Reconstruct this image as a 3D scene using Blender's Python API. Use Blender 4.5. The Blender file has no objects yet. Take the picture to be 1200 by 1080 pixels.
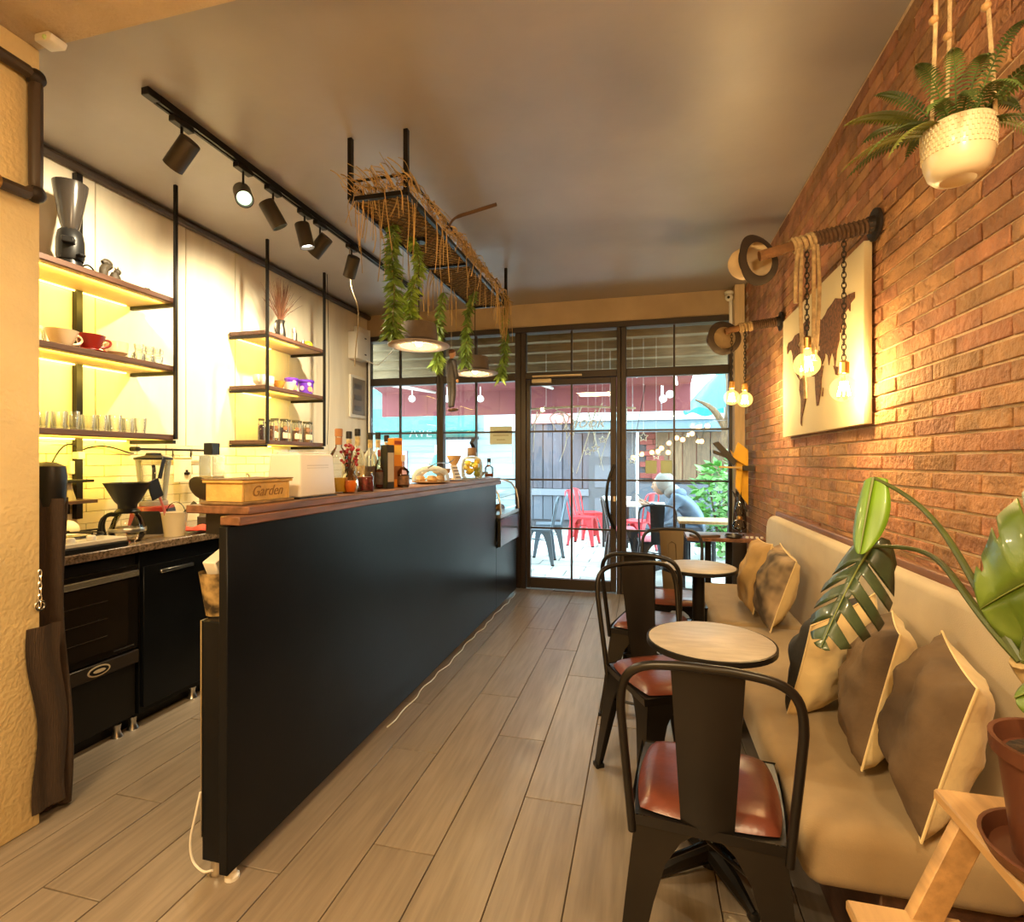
import bpy, bmesh, math, random
from mathutils import Vector, Matrix, noise
R = math.radians
rnd = random.Random(7)
SC = bpy.context.scene
COL = SC.collection

# ---------------------------------------------------------------- camera, sky, lights, exposure
F = 620.0; TH = math.atan(155 / 620); S_, C_ = math.sin(TH), math.cos(TH); EYE = 1.3
cam = bpy.data.cameras.new('camera'); cam_o = bpy.data.objects.new('camera', cam); COL.objects.link(cam_o)
cam.sensor_width = 36; cam.sensor_fit = 'HORIZONTAL'; cam.lens = F / 1200 * 36; cam.clip_start = 0.02; cam.clip_end = 200
cam_o.location = (0, 0, EYE); cam_o.rotation_euler = (R(90), 0, TH)
SC.camera = cam_o
SC.view_settings.view_transform = 'Standard'; SC.view_settings.look = 'None'
SC.view_settings.gamma = 1.0; SC.view_settings.use_curve_mapping = False
SC.view_settings.exposure = 0.9
try:
    SC.cycles.use_denoising = True; SC.cycles.max_bounces = 8; SC.cycles.transparent_max_bounces = 16
    SC.cycles.sample_clamp_indirect = 6.0; SC.cycles.caustics_reflective = False; SC.cycles.caustics_refractive = False
except Exception: pass
w = bpy.data.worlds.new('sky'); SC.world = w; w.use_nodes = True
bgn = w.node_tree.nodes['Background']; bgn.inputs[0].default_value = (0.70, 0.93, 1.0, 1); bgn.inputs[1].default_value = 6.5

def lamp(name, kind, loc, energy, color, size=0.1, rot=None, spot=None, blend=0.4, sy=None):
    l = bpy.data.lights.new(name, kind); l.energy = energy; l.color = color
    if kind == 'AREA':
        l.size = size
        if sy: l.shape = 'RECTANGLE'; l.size_y = sy
    else: l.shadow_soft_size = size
    if kind == 'SPOT': l.spot_size = R(spot); l.spot_blend = blend
    o = bpy.data.objects.new(name, l); COL.objects.link(o); o.location = loc
    if rot is not None:
        if isinstance(rot, Vector): o.rotation_euler = (rot - Vector(loc)).to_track_quat('-Z', 'Y').to_euler()
        else: o.rotation_euler = rot
    return o
WARM = (1.0, 0.68, 0.30); AMBER = (1.0, 0.50, 0.12); SPOTC = (1.0, 0.84, 0.55)
# ceiling lamps of the room behind the camera
lamp('rear_ceiling_lamp', 'AREA', (-1.0, -0.6, 2.70), 66, (1.0, 0.72, 0.37), 0.7, (0, 0, 0))
# wall bulb beyond the planter, just outside the frame
lamp('near_wall_bulb', 'POINT', (0.55, 0.35, 2.2), 32, (1.0, 0.76, 0.43), 0.08)

# ---------------------------------------------------------------- helpers
def ray(px, py):
    u = (px - 600) / F; v = (540 - py) / F
    return Vector((-S_ + u * C_, C_ + u * S_, v))
def on_x(px, py, X): r = ray(px, py); k = X / r.x; return Vector((X, r.y * k, EYE + r.z * k))
def on_y(px, py, Y): r = ray(px, py); k = Y / r.y; return Vector((r.x * k, Y, EYE + r.z * k))
def on_z(px, py, Z): r = ray(px, py); k = (Z - EYE) / r.z; return Vector((r.x * k, r.y * k, Z))
def yx(px, X): return on_x(px, 540, X).y
def proj(x, y, z):
    d = y * C_ - x * S_
    return (600 + F * (x * C_ + y * S_) / d, 540 - F * (z - EYE) / d) if d > 0.05 else (-9e9, 0)

class MB:
    def __init__(s): s.v = []; s.f = []; s.m = []; s.cur = 0
    def add(s, vs, fs):
        b = len(s.v); s.v += [tuple(p) for p in vs]; s.f += [tuple(b + i for i in f) for f in fs]; s.m += [s.cur] * len(fs); return s
    def box(s, c, d, rot=None, taper=1.0):
        x, y, z = d[0] / 2, d[1] / 2, d[2] / 2
        vs = [(-x, -y, -z), (x, -y, -z), (x, y, -z), (-x, y, -z), (-x * taper, -y * taper, z), (x * taper, -y * taper, z), (x * taper, y * taper, z), (-x * taper, y * taper, z)]
        c = Vector(c)
        if rot is not None:
            M = rot if isinstance(rot, Matrix) else Matrix.Rotation(rot, 3, 'Z')
            vs = [c + M @ Vector(p) for p in vs]
        else: vs = [c + Vector(p) for p in vs]
        return s.add(vs, [(0, 3, 2, 1), (4, 5, 6, 7), (0, 1, 5, 4), (1, 2, 6, 5), (2, 3, 7, 6), (3, 0, 4, 7)])
    def bb(s, x0, x1, y0, y1, z0, z1): return s.box(((x0 + x1) / 2, (y0 + y1) / 2, (z0 + z1) / 2), (abs(x1 - x0), abs(y1 - y0), abs(z1 - z0)))
    def tube(s, pts, r, n=8, closed=False, cap=True):
        pts = [Vector(p) for p in pts]; m = len(pts)
        rs = r if isinstance(r, (list, tuple)) else [r] * m
        t0 = None; rings = []
        for i in range(m):
            a = pts[(i - 1) % m] if (closed or i > 0) else pts[i]; b = pts[(i + 1) % m] if (closed or i < m - 1) else pts[i]
            t = (b - a)
            t = t.normalized() if t.length > 1e-9 else Vector((0, 0, 1))
            if t0 is None:
                up = Vector((0, 0, 1)) if abs(t.z) < 0.9 else Vector((1, 0, 0))
                nx = t.cross(up).normalized()
            else:
                nx = nx - t * nx.dot(t)
                nx = nx.normalized() if nx.length > 1e-6 else t.orthogonal().normalized()
            t0 = t; ny = t.cross(nx)
            rings.append([pts[i] + (nx * math.cos(2 * math.pi * k / n) + ny * math.sin(2 * math.pi * k / n)) * rs[i] for k in range(n)])
        vs = [p for rg in rings for p in rg]; fs = []
        for i in range(m if closed else m - 1):
            j = (i + 1) % m
            for k in range(n): fs.append((i * n + k, i * n + (k + 1) % n, j * n + (k + 1) % n, j * n + k))
        if cap and not closed: fs += [tuple(range(n - 1, -1, -1)), tuple(range((m - 1) * n, m * n))]
        return s.add(vs, fs)
    def cyl(s, a, b, r, r2=None, n=14): return s.tube([a, b], [r, r if r2 is None else r2], n)
    def lathe(s, prof, n=20, c=(0, 0, 0), M=None, sx=1, sy=1, cap0=False, cap1=False):
        vs = []; fs = []; c = Vector(c)
        for (r, z) in prof:
            for k in range(n):
                p = Vector((r * math.cos(2 * math.pi * k / n) * sx, r * math.sin(2 * math.pi * k / n) * sy, z))
                vs.append(c + (M @ p if M is not None else p))
        for i in range(len(prof) - 1):
            for k in range(n): fs.append((i * n + k, i * n + (k + 1) % n, (i + 1) * n + (k + 1) % n, (i + 1) * n + k))
        if cap0: fs.append(tuple(range(n - 1, -1, -1)))
        if cap1: fs.append(tuple(range((len(prof) - 1) * n, len(prof) * n)))
        return s.add(vs, fs)
    def ball(s, c, r, n=12, m=8, sc=(1, 1, 1)):
        prof = [(max(1e-4, math.sin(math.pi * i / m)) * r, -math.cos(math.pi * i / m) * r) for i in range(m + 1)]
        M = Matrix.Diagonal(sc); return s.lathe(prof, n, c, M)
    def prism(s, poly, ext):
        k = len(poly); e = Vector(ext); a = [Vector(p) for p in poly]
        return s.add(a + [p + e for p in a], [tuple(range(k - 1, -1, -1)), tuple(range(k, 2 * k))] + [(i, (i + 1) % k, k + (i + 1) % k, k + i) for i in range(k)])
    def grid(s, fn, nu, nv, flip=False):
        vs = [fn(i / nu, j / nv) for i in range(nu + 1) for j in range(nv + 1)]; fs = []
        for i in range(nu):
            for j in range(nv):
                a = i * (nv + 1) + j; q = (a, a + nv + 1, a + nv + 2, a + 1); fs.append(q[::-1] if flip else q)
        return s.add(vs, fs)
    def mesh(s, name, mats, bevel=0, seg=1, smooth=40, fixn=True):
        me = bpy.data.meshes.new(name); me.from_pydata(s.v, [], s.f)
        for m_ in (mats if isinstance(mats, (list, tuple)) else [mats]): me.materials.append(m_)
        if any(s.m): me.polygons.foreach_set('material_index', s.m)
        if bevel or fixn:
            bm = bmesh.new(); bm.from_mesh(me)
            if fixn: bmesh.ops.recalc_face_normals(bm, faces=bm.faces)
            if bevel:
                es = [e for e in bm.edges if len(e.link_faces) == 2 and e.calc_face_angle(0) > R(35)]
                bmesh.ops.bevel(bm, geom=es, offset=bevel, segments=seg, affect='EDGES', clamp_overlap=True, profile=0.5)
            bm.to_mesh(me); bm.free()
        if smooth:
            me.polygons.foreach_set('use_smooth', [True] * len(me.polygons)); me.set_sharp_from_angle(angle=R(smooth))
        me.update(); return me
    def build(s, name, mats, parent=None, loc=None, rot=None, bevel=0, seg=1, smooth=40, fixn=True, **props):
        return put(name, s.mesh(name, mats, bevel, seg, smooth, fixn), parent, loc, rot, **props)

def put(name, me, parent=None, loc=None, rot=None, **props):
    o = bpy.data.objects.new(name, me); COL.objects.link(o)
    if parent is not None: o.parent = parent
    if loc is not None: o.location = loc
    if rot is not None: o.rotation_euler = rot if isinstance(rot, (tuple, list)) else (0, 0, rot)
    for k, v in props.items(): o[k] = v
    return o
def thing(name, label, cat, loc=(0, 0, 0), rot=0, group=None):
    o = put(name, None, None, loc, rot, label=label, category=cat)
    if group: o['group'] = group
    o.empty_display_size = 0.05
    return o
def struct(name, label, loc=(0, 0, 0)):
    o = put(name, None, None, loc); o['kind'] = 'structure'; o['label'] = label; o['category'] = name.split('_')[0]; return o
def dup(root, loc, rot=None, label=None):
    r = root.copy(); COL.objects.link(r); r.location = loc
    if rot is not None: r.rotation_euler = rot if isinstance(rot, (tuple, list)) else (0, 0, rot)
    if label: r['label'] = label
    for ch in list(root.children):
        c = ch.copy(); COL.objects.link(c); c.parent = r
        for g in list(ch.children):
            d = g.copy(); COL.objects.link(d); d.parent = c
    return r
def bez(p0, p1, p2, p3, n=12):
    p0, p1, p2, p3 = map(Vector, (p0, p1, p2, p3))
    return [p0 * (1 - t) ** 3 + p1 * 3 * t * (1 - t) ** 2 + p2 * 3 * t * t * (1 - t) + p3 * t ** 3 for t in [i / n for i in range(n + 1)]]
def smoothpts(pts, k=4):
    pts = [Vector(p) for p in pts]; out = []
    for i in range(len(pts) - 1):
        a = pts[max(i - 1, 0)]; b = pts[i]; c = pts[i + 1]; d = pts[min(i + 2, len(pts) - 1)]
        for j in range(k):
            t = j / k
            out.append(0.5 * ((2 * b) + (c - a) * t + (2 * a - 5 * b + 4 * c - d) * t * t + (3 * b - a - 3 * c + d) * t ** 3))
    return out + [pts[-1]]

# ---------------------------------------------------------------- materials
MATS = {}
def mat(name, col, rough=0.5, metal=0.0, var=0.0, vscale=8.0, bump=0.0, bscale=40.0, stretch=None, objvar=0.0, isl=0.0, spec=0.5, emit=None, estr=0, coat=0, col2=None, sheen=0, hue=0.0, detail=4):
    if name in MATS: return MATS[name]
    m = bpy.data.materials.new(name); m.use_nodes = True; nt = m.node_tree; N = nt.nodes; L = nt.links
    b = N['Principled BSDF']; b.inputs['Roughness'].default_value = rough; b.inputs['Metallic'].default_value = metal
    b.inputs['Specular IOR Level'].default_value = spec; b.inputs['Coat Weight'].default_value = coat
    if sheen: b.inputs['Sheen Weight'].default_value = sheen
    c4 = (*col, 1); b.inputs['Base Color'].default_value = c4
    if emit: b.inputs['Emission Color'].default_value = (*emit, 1); b.inputs['Emission Strength'].default_value = estr
    tc = None
    def vec():
        nonlocal tc
        if tc is None:
            t = N.new('ShaderNodeTexCoord'); mp = N.new('ShaderNodeMapping'); L.new(t.outputs['Object'], mp.inputs[0])
            if stretch: mp.inputs['Scale'].default_value = stretch
            oi = N.new('ShaderNodeObjectInfo'); sc = N.new('ShaderNodeMath'); sc.operation = 'MULTIPLY'; sc.inputs[1].default_value = 37.0
            L.new(oi.outputs['Random'], sc.inputs[0]); ad = N.new('ShaderNodeVectorMath'); ad.operation = 'ADD'
            L.new(mp.outputs[0], ad.inputs[0]); L.new(sc.outputs[0], ad.inputs[1]); tc = ad.outputs[0]
        return tc
    out = None
    if var or col2:
        nz = N.new('ShaderNodeTexNoise'); nz.inputs['Scale'].default_value = vscale; nz.inputs['Detail'].default_value = detail; L.new(vec(), nz.inputs['Vector'])
        cr = N.new('ShaderNodeValToRGB'); cr.color_ramp.elements[0].position = 0.32; cr.color_ramp.elements[1].position = 0.68
        lo = tuple(max(0, x * (1 - var)) for x in col); hi = col2 if col2 else tuple(min(1, x * (1 + var)) for x in col)
        cr.color_ramp.elements[0].color = (*lo, 1); cr.color_ramp.elements[1].color = (*hi, 1)
        L.new(nz.outputs['Fac'], cr.inputs[0]); out = cr.outputs[0]
    if objvar or isl:
        if isl: src = N.new('ShaderNodeNewGeometry').outputs['Random Per Island']
        else: src = N.new('ShaderNodeObjectInfo').outputs['Random']
        k = objvar or isl
        mr = N.new('ShaderNodeMapRange'); mr.inputs['To Min'].default_value = 1 - k; mr.inputs['To Max'].default_value = 1 + k; L.new(src, mr.inputs[0])
        hs = N.new('ShaderNodeHueSaturation')
        if out: L.new(out, hs.inputs['Color'])
        else: hs.inputs['Color'].default_value = c4
        L.new(mr.outputs[0], hs.inputs['Value'])
        if hue:
            mh = N.new('ShaderNodeMapRange'); mh.inputs['To Min'].default_value = 0.5 - hue; mh.inputs['To Max'].default_value = 0.5 + hue
            mm = N.new('ShaderNodeMath'); mm.operation = 'FRACT'; mk = N.new('ShaderNodeMath'); mk.operation = 'MULTIPLY'; mk.inputs[1].default_value = 7.31
            L.new(src, mk.inputs[0]); L.new(mk.outputs[0], mm.inputs[0]); L.new(mm.outputs[0], mh.inputs[0]); L.new(mh.outputs[0], hs.inputs['Hue'])
        out = hs.outputs[0]
    if out: L.new(out, b.inputs['Base Color'])
    if bump:
        nb = N.new('ShaderNodeTexNoise'); nb.inputs['Scale'].default_value = bscale; nb.inputs['Detail'].default_value = 5; L.new(vec(), nb.inputs['Vector'])
        bp = N.new('ShaderNodeBump'); bp.inputs['Strength'].default_value = min(1, bump); bp.inputs['Distance'].default_value = 0.01 * max(1, bump)
        L.new(nb.outputs['Fac'], bp.inputs['Height']); L.new(bp.outputs[0], b.inputs['Normal'])
    MATS[name] = m; return m
def glass(name, tint=(1, 1, 1), refl=1.0, rough=0.02):
    if name in MATS: return MATS[name]
    m = bpy.data.materials.new(name); m.use_nodes = True; nt = m.node_tree; N = nt.nodes; L = nt.links
    N.remove(N['Principled BSDF']); o = N['Material Output']
    t = N.new('ShaderNodeBsdfTransparent'); t.inputs[0].default_value = (*tint, 1)
    g = N.new('ShaderNodeBsdfGlossy'); g.inputs['Roughness'].default_value = rough
    lw = N.new('ShaderNodeFresnel'); lw.inputs[0].default_value = 1.45
    mu = N.new('ShaderNodeMath'); mu.operation = 'MULTIPLY'; mu.inputs[1].default_value = refl; L.new(lw.outputs[0], mu.inputs[0])
    mx = N.new('ShaderNodeMixShader'); L.new(mu.outputs[0], mx.inputs[0]); L.new(t.outputs[0], mx.inputs[1]); L.new(g.outputs[0], mx.inputs[2]); L.new(mx.outputs[0], o.inputs[0])
    MATS[name] = m; return m
def cupglass(name, tint, w_):
    m = glass(name, tint, 1.2, .05); nt = m.node_tree; N = nt.nodes; L = nt.links; o = N['Material Output']; src = o.inputs[0].links[0].from_socket
    d = N.new('ShaderNodeBsdfDiffuse'); d.inputs[0].default_value = (.85, .88, .82, 1); tr = N.new('ShaderNodeBsdfTranslucent'); tr.inputs[0].default_value = (.85, .88, .82, 1)
    a = N.new('ShaderNodeMixShader'); L.new(d.outputs[0], a.inputs[1]); L.new(tr.outputs[0], a.inputs[2])
    lw = N.new('ShaderNodeLayerWeight'); lw.inputs[0].default_value = .35; mu = N.new('ShaderNodeMath'); mu.operation = 'MULTIPLY'; mu.inputs[1].default_value = w_; L.new(lw.outputs['Facing'], mu.inputs[0])
    x = N.new('ShaderNodeMixShader'); L.new(mu.outputs[0], x.inputs[0]); L.new(src, x.inputs[1]); L.new(a.outputs[0], x.inputs[2]); L.new(x.outputs[0], o.inputs[0]); return m
def lit_glass(name, col, s, k):
    m = bpy.data.materials.new(name); m.use_nodes = True; nt = m.node_tree; N = nt.nodes; L = nt.links
    N.remove(N['Principled BSDF']); t = N.new('ShaderNodeBsdfTransparent'); e = N.new('ShaderNodeEmission'); e.inputs[0].default_value = (*col, 1); e.inputs[1].default_value = s
    x = N.new('ShaderNodeMixShader'); x.inputs[0].default_value = k; L.new(t.outputs[0], x.inputs[1]); L.new(e.outputs[0], x.inputs[2]); L.new(x.outputs[0], N['Material Output'].inputs[0]); MATS[name] = m; return m
def backlit(name, col, k=.6):
    m = mat(name, col, .8); nt = m.node_tree; N = nt.nodes; L = nt.links; b = N['Principled BSDF']; t = N.new('ShaderNodeBsdfTranslucent'); t.inputs[0].default_value = (*col, 1)
    x = N.new('ShaderNodeMixShader'); x.inputs[0].default_value = k; L.new(b.outputs[0], x.inputs[1]); L.new(t.outputs[0], x.inputs[2]); L.new(x.outputs[0], N['Material Output'].inputs[0]); return m
def glow(name, col, s):
    if name in MATS: return MATS[name]
    m = bpy.data.materials.new(name); m.use_nodes = True; nt = m.node_tree; N = nt.nodes
    N.remove(N['Principled BSDF']); e = N.new('ShaderNodeEmission'); e.inputs[0].default_value = (*col, 1); e.inputs[1].default_value = s
    nt.links.new(e.outputs[0], N['Material Output'].inputs[0]); MATS[name] = m; return m

black = mat('black_metal', (0.016, 0.014, 0.013), 0.42, 0.6, var=0.2)
blackp = mat('black_plastic', (0.010, 0.0095, 0.0095), 0.38, spec=0.3)
steel = mat('steel', (0.62, 0.60, 0.56), 0.28, 1.0)
white = mat('white_plastic', (0.78, 0.76, 0.70), 0.45)
plaster = mat('cream_plaster', (0.84, 0.66, 0.34), 0.85, var=0.06, vscale=5, bump=0.35, bscale=60)
barblk = mat('bar_paint', (0.006, 0.007, 0.009), 0.30, var=0.25, vscale=3, bump=0.02, bscale=90, spec=0.14)
wood = mat('brown_wood', (0.17, 0.075, 0.040), 0.45, var=0.35, vscale=6, stretch=(8, 0.8, 8), bump=0.1, bscale=30)
dwood = mat('dark_wood', (0.075, 0.036, 0.022), 0.45, var=0.35, vscale=6, stretch=(8, 0.8, 8), bump=0.1, bscale=30)
pine = mat('pale_wood', (0.42, 0.26, 0.115), 0.5, var=0.22, vscale=5, stretch=(9, 0.9, 9), bump=0.1, bscale=25)
cglass = glass('clear_glass', (0.975, 0.985, 0.975), 1.3)
pglass = glass('pane_glass', (0.96, 0.985, 0.985), 0.9, 0.0)
ropem = mat('rope', (0.52, 0.38, 0.20), 0.9, var=0.3, vscale=40, bump=0.6, bscale=200)
soilm = mat('soil', (0.05, 0.032, 0.02), 0.95, var=0.5, vscale=60, bump=1, bscale=80)
# ================================================================ SETTING
XR, XL, YB, ZC = 0.90, -2.97, 5.30, 2.90
PIERX, PIERY, ZN = -2.10, 1.43, 2.77
# floor: planks are pieces
floor = struct('floor', 'grey brown wood-look plank floor running to the glass front')
MB().bb(-3.05, 1.0, -2.1, 5.28, -0.10, -0.006).build('subfloor', mat('joint', (0.10, 0.075, 0.055), 0.9), floor)
plankm = mat('plank', (0.25, 0.20, 0.15), 0.34, var=0.16, vscale=5, stretch=(10, 0.7, 6), bump=0.06, bscale=60, objvar=0.06)
pw, pl = 0.222, 1.2
pme = MB().box((0, 0, -0.004), (pw - 0.004, pl - 0.004, 0.008)).mesh('plank', plankm, bevel=0.0012)
for i in range(18):
    x = -0.227 - pw / 2 - pw * (i - 5)
    if x < -3.0 or x > 0.95: continue
    off = [0.0, 0.42, 0.83, 0.2, 0.64][i % 5]
    for k in range(-2, 6):
        y = k * pl + off + 0.2
        if y + pl / 2 > 5.25:
            if y - pl / 2 < 5.2:
                l2 = 5.27 - (y - pl / 2); MB().box((0, 0, -0.004), (pw - 0.004, l2 - 0.004, 0.008)).build('plank', plankm, floor, (x, 5.27 - l2 / 2, 0))
            continue
        put('plank', pme, floor, (x, y, 0))
# ceiling
ceilm = mat('ceiling_paint', (0.31, 0.27, 0.24), 0.42, spec=0.9, var=0.08, vscale=2.0, bump=0.10, bscale=14)
ceil = MB().bb(XL - 0.1, XR + 0.1, PIERY, YB + 0.05, ZC, ZC + 0.1).build('ceiling', ceilm); ceil['kind'] = 'structure'; ceil['label'] = 'glossy taupe painted ceiling above the bar and benches'; ceil['category'] = 'ceiling'
cl = MB().bb(XL - 0.1, XR + 0.1, -2.1, PIERY - 0.001, ZN, ZC + 0.1).build('ceiling_beam', mat('beam_plaster', (0.52, 0.40, 0.25), 0.85, var=0.1, vscale=6, bump=0.6, bscale=70), bevel=0.004)
cl['kind'] = 'structure'; cl['label'] = 'dropped beige plaster beam at the near end of the ceiling'; cl['category'] = 'ceiling'
# left pier, rear wall
o = MB().bb(XL, PIERX, -2.1, PIERY, 0, ZN).build('wall_near_left', plaster, bevel=0.008, seg=2); o['kind'] = 'structure'; o['label'] = 'yellow lit plaster pier at the left edge'; o['category'] = 'wall'
o = MB().bb(PIERX, XR, -2.2, -2.1, 0, ZN).build('wall_rear', plaster); o['kind'] = 'structure'; o['label'] = 'plaster wall closing the room behind the viewpoint'; o['category'] = 'wall'
# left wall: boarded upper part, tiled splashback
wl = struct('wall_left', 'cream boarded kitchen wall carrying the two shelf racks')
MB().bb(XL - 0.1, XL - 0.012, PIERY, YB, 0, ZC).build('wall_backing', mat('seam', (0.42, 0.33, 0.22), 0.9), wl)
boardm = mat('wall_board', (0.80, 0.72, 0.56), 0.6, var=0.07, vscale=3, stretch=(1, 3, 0.5), objvar=0.03, bump=0.08, bscale=20)
ys = [1.44, 1.70, 2.30, 2.90, 3.34, 3.95, 4.55, 5.295]
for a, b in zip(ys, ys[1:]): MB().bb(XL - 0.012, XL, a + 0.003, b - 0.003, 1.40, ZC - 0.002).build('wall_panel', boardm, wl, bevel=0.002)
tilem = mat('splash_tile', (0.80, 0.70, 0.48), 0.22, var=0.05, objvar=0.05)
tme = MB().box((0, 0, 0), (0.012, 0.196, 0.061)).mesh('tile', tilem, bevel=0.002)
for r_ in range(8):
    for c_ in range(20):
        y = 1.55 + c_ * 0.2 + (0.1 if r_ % 2 else 0)
        if y + 0.1 < YB: put('tile', tme, wl, (XL - 0.006, y, 0.925 + r_ * 0.0635))
MB().bb(XL - 0.012, XL, PIERY + 0.003, YB - 0.005, 0, 0.885).build('wall_panel', boardm, wl)
# right wall: brick slips
wr = struct('wall_right', 'red brown brick wall along the bench')
mortar = mat('mortar', (0.66, 0.50, 0.32), 0.95, var=0.15, vscale=30, bump=0.4, bscale=150)
MB().bb(XR, XR + 0.12, -2.1, YB + 0.1, 0, ZC).build('mortar', mortar, wr)
BR = dict(rough=0.8, var=0.30, vscale=9, bump=1.6, bscale=45)
brickm = mat('brick', (0.36, 0.175, 0.085), objvar=0.24, hue=0.012, **BR)
brickmi = mat('brick_far', (0.36, 0.175, 0.085), isl=0.24, hue=0.012, **BR)
bl, bh, gh = 0.2475, 0.0575, 0.0085
def brick_mb(mb, c, seed):
    r2 = random.Random(seed); d = 0.022
    v = []
    for (sx, sy, sz) in [(-1, -1, -1), (1, -1, -1), (1, 1, -1), (-1, 1, -1), (-1, -1, 1), (1, -1, 1), (1, 1, 1), (-1, 1, 1)]:
        v.append((c[0] + sx * d / 2 + r2.uniform(-.002, .002), c[1] + sy * (bl - gh) / 2 + r2.uniform(-.0015, .0015), c[2] + sz * (bh - gh) / 2 + r2.uniform(-.0012, .0012)))
    mb.add(v, [(0, 3, 2, 1), (4, 5, 6, 7), (0, 1, 5, 4), (1, 2, 6, 5), (2, 3, 7, 6), (3, 0, 4, 7)])
cand = []
nrow = int(2.88 / bh)
for r_ in range(nrow):
    z = 0.03 + bh * r_
    for k in range(-2, 23):
        y = k * bl + (bl / 2 if r_ % 2 else 0) - 0.02
        if y + bl / 2 > YB: continue
        if y < PIERY and z > ZN - 0.03: continue
        p, q = proj(XR, y + 0.1, z), proj(XR, y - 0.1, z)
        vis = p[0] < 1200 and -10 < p[1] < 1090 and not (z < 0.90 and 1.0 < y < 3.9) and not (2.45 < y < 3.6 and 1.47 < z < 2.15)
        cand.append((0 if vis else 1, y * y + (z - EYE) ** 2, y, z))
cand.sort()
bms = [(lambda m: (brick_mb(m, (0, 0, 0), s), m.mesh('brick', brickm, bevel=0.0025))[1])(MB()) for s in range(5)]
far = MB()
for i, (vis, d2, y, z) in enumerate(cand):
    if i < 298: put('brick', bms[rnd.randrange(5)], wr, (XR + 0.002 + rnd.uniform(-.0025, .0025), y, z))
    else: brick_mb(far, (XR + 0.002 + rnd.uniform(-.0025, .0025), y, z), i)
far.build('brick_field', brickmi, wr, kind='stuff')
# wall above the glass front
o = MB().bb(XL, XR, YB - 0.02, YB + 0.16, 2.66, ZC).build('wall_back', mat('lintel_paint', (0.42, 0.31, 0.19), 0.75, var=0.08, vscale=4, bump=0.15, bscale=40)); o['kind'] = 'structure'; o['label'] = 'brown beige lintel wall above the glass front'; o['category'] = 'wall'
# trims
def strim(name, label, mb, m, **k):
    o = mb.build(name, m, **k); o['kind'] = 'structure'; o['label'] = label; o['category'] = 'trim'; return o
strim('trim_1', 'pale corner post between brick wall and glass front', MB().bb(0.795, XR - 0.018, YB - 0.16, YB - 0.03, 0, ZC), mat('post_wood', (0.62, 0.46, 0.27), 0.6, var=0.1, stretch=(6, 6, .6)), bevel=0.004)
strim('trim_2', 'dark pipe trim where kitchen wall meets ceiling', MB().tube([(XL + 0.03, PIERY + 0.01, ZC - 0.03), (XL + 0.03, YB - 0.03, ZC - 0.03)], 0.026, 8), mat('brown_pipe', (0.05, 0.033, 0.022), 0.5))
strim('trim_3', 'brown wooden rail along the brick wall above the bench', MB().bb(0.852, XR - 0.02, 1.0, 3.86, 0.930, 0.965), wood, bevel=0.004)
strim('trim_4', 'dark lintel band directly over the glazing', MB().bb(XL, 0.79, YB - 0.05, YB + 0.08, 2.605, 2.66), mat('frame_paint', (0.035, 0.024, 0.018), 0.42, 0.2), bevel=0.003)
strim('trim_5', 'slim vertical conduit below the security camera', MB().bb(0.765, 0.79, YB - 0.06, YB - 0.022, 2.52, 2.84), white)

# glass front: four bays
fram = mat('frame_paint', (0, 0, 0)); YG = YB
def pane_part(par, x0, x1, z0, z1): MB().bb(x0 + .006, x1 - .006, YG + 0.003, YG + 0.007, z0 + .006, z1 - .006).build('pane', pglass, par, smooth=0)
def bay(root, x0, x1, mx, zs, trans=True, left=0.03, right=0.03, zbot=0.08):
    # x0..x1 clear opening, mx mullion, zs glazing-bar heights
    mb = MB()
    mb.bb(x0 - left, x0, YG - 0.035, YG + 0.045, 0, 2.605).bb(x1, x1 + right, YG - 0.035, YG + 0.045, 0, 2.605)
    mb.bb(x0, x1, YG - 0.035, YG + 0.045, 2.12, 2.20).bb(x0, x1, YG - 0.035, YG + 0.045, 0, zbot)
    mb.build('frame', fram, root, bevel=0.004)
    MB().bb(mx - .009, mx + .009, YG - .012, YG + .022, 2.20, 2.605).build('glazing_bar', fram, root)
    for a, b in ((x0, mx), (mx, x1)): pane_part(root, a, b, 2.20, 2.605)
    if zs is not None:
        MB().bb(mx - .009, mx + .009, YG - .012, YG + .022, zbot, 2.12).build('glazing_bar', fram, root)
        for z in zs: MB().bb(x0, x1, YG - .010, YG + .020, z - .009, z + .009).build('glazing_bar', fram, root)
        zz = [zbot] + list(zs) + [2.12]
        for a, b in zip(zz, zz[1:]):
            pane_part(root, x0, mx, a, b); pane_part(root, mx, x1, a, b)
w1 = struct('window_1', 'left bay of the dark framed glass front, behind the bar bottles')
bay(w1, -2.93, -2.145, -2.58, (0.62, 1.11, 1.60), left=0.04, right=0.0385)
w2 = struct('window_2', 'second bay of the glass front, behind the cake dome')
bay(w2, -2.068, -1.285, -1.713, (0.62, 1.11, 1.60), left=0.0385, right=0.06)
w3 = struct('window_3', 'right bay of the glass front, behind the window table')
bay(w3, -0.17, 0.765, 0.278, (0.62, 1.11, 1.60), left=0.05, right=0.03)
d1 = struct('door_1', 'dark framed glass door in the middle of the front')
mb = MB(); x0, x1 = -1.225, -0.222
mb.bb(x0, x0 + .055, YG - .035, YG + .045, 0, 2.605).bb(x1 - .04, x1, YG - .035, YG + .045, 0, 2.605).bb(x0 + .055, x1 - .04, YG - .035, YG + .045, 2.13, 2.20)
mb.build('frame', fram, d1, bevel=0.004)
MB().bb(-.716, -.698, YG - .012, YG + .022, 2.20, 2.605).build('glazing_bar', fram, d1)
pane_part(d1, x0 + .055, -.707, 2.20, 2.605); pane_part(d1, -.707, x1 - .04, 2.20, 2.605)
a, b = x0 + .06, x1 - .045
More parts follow.
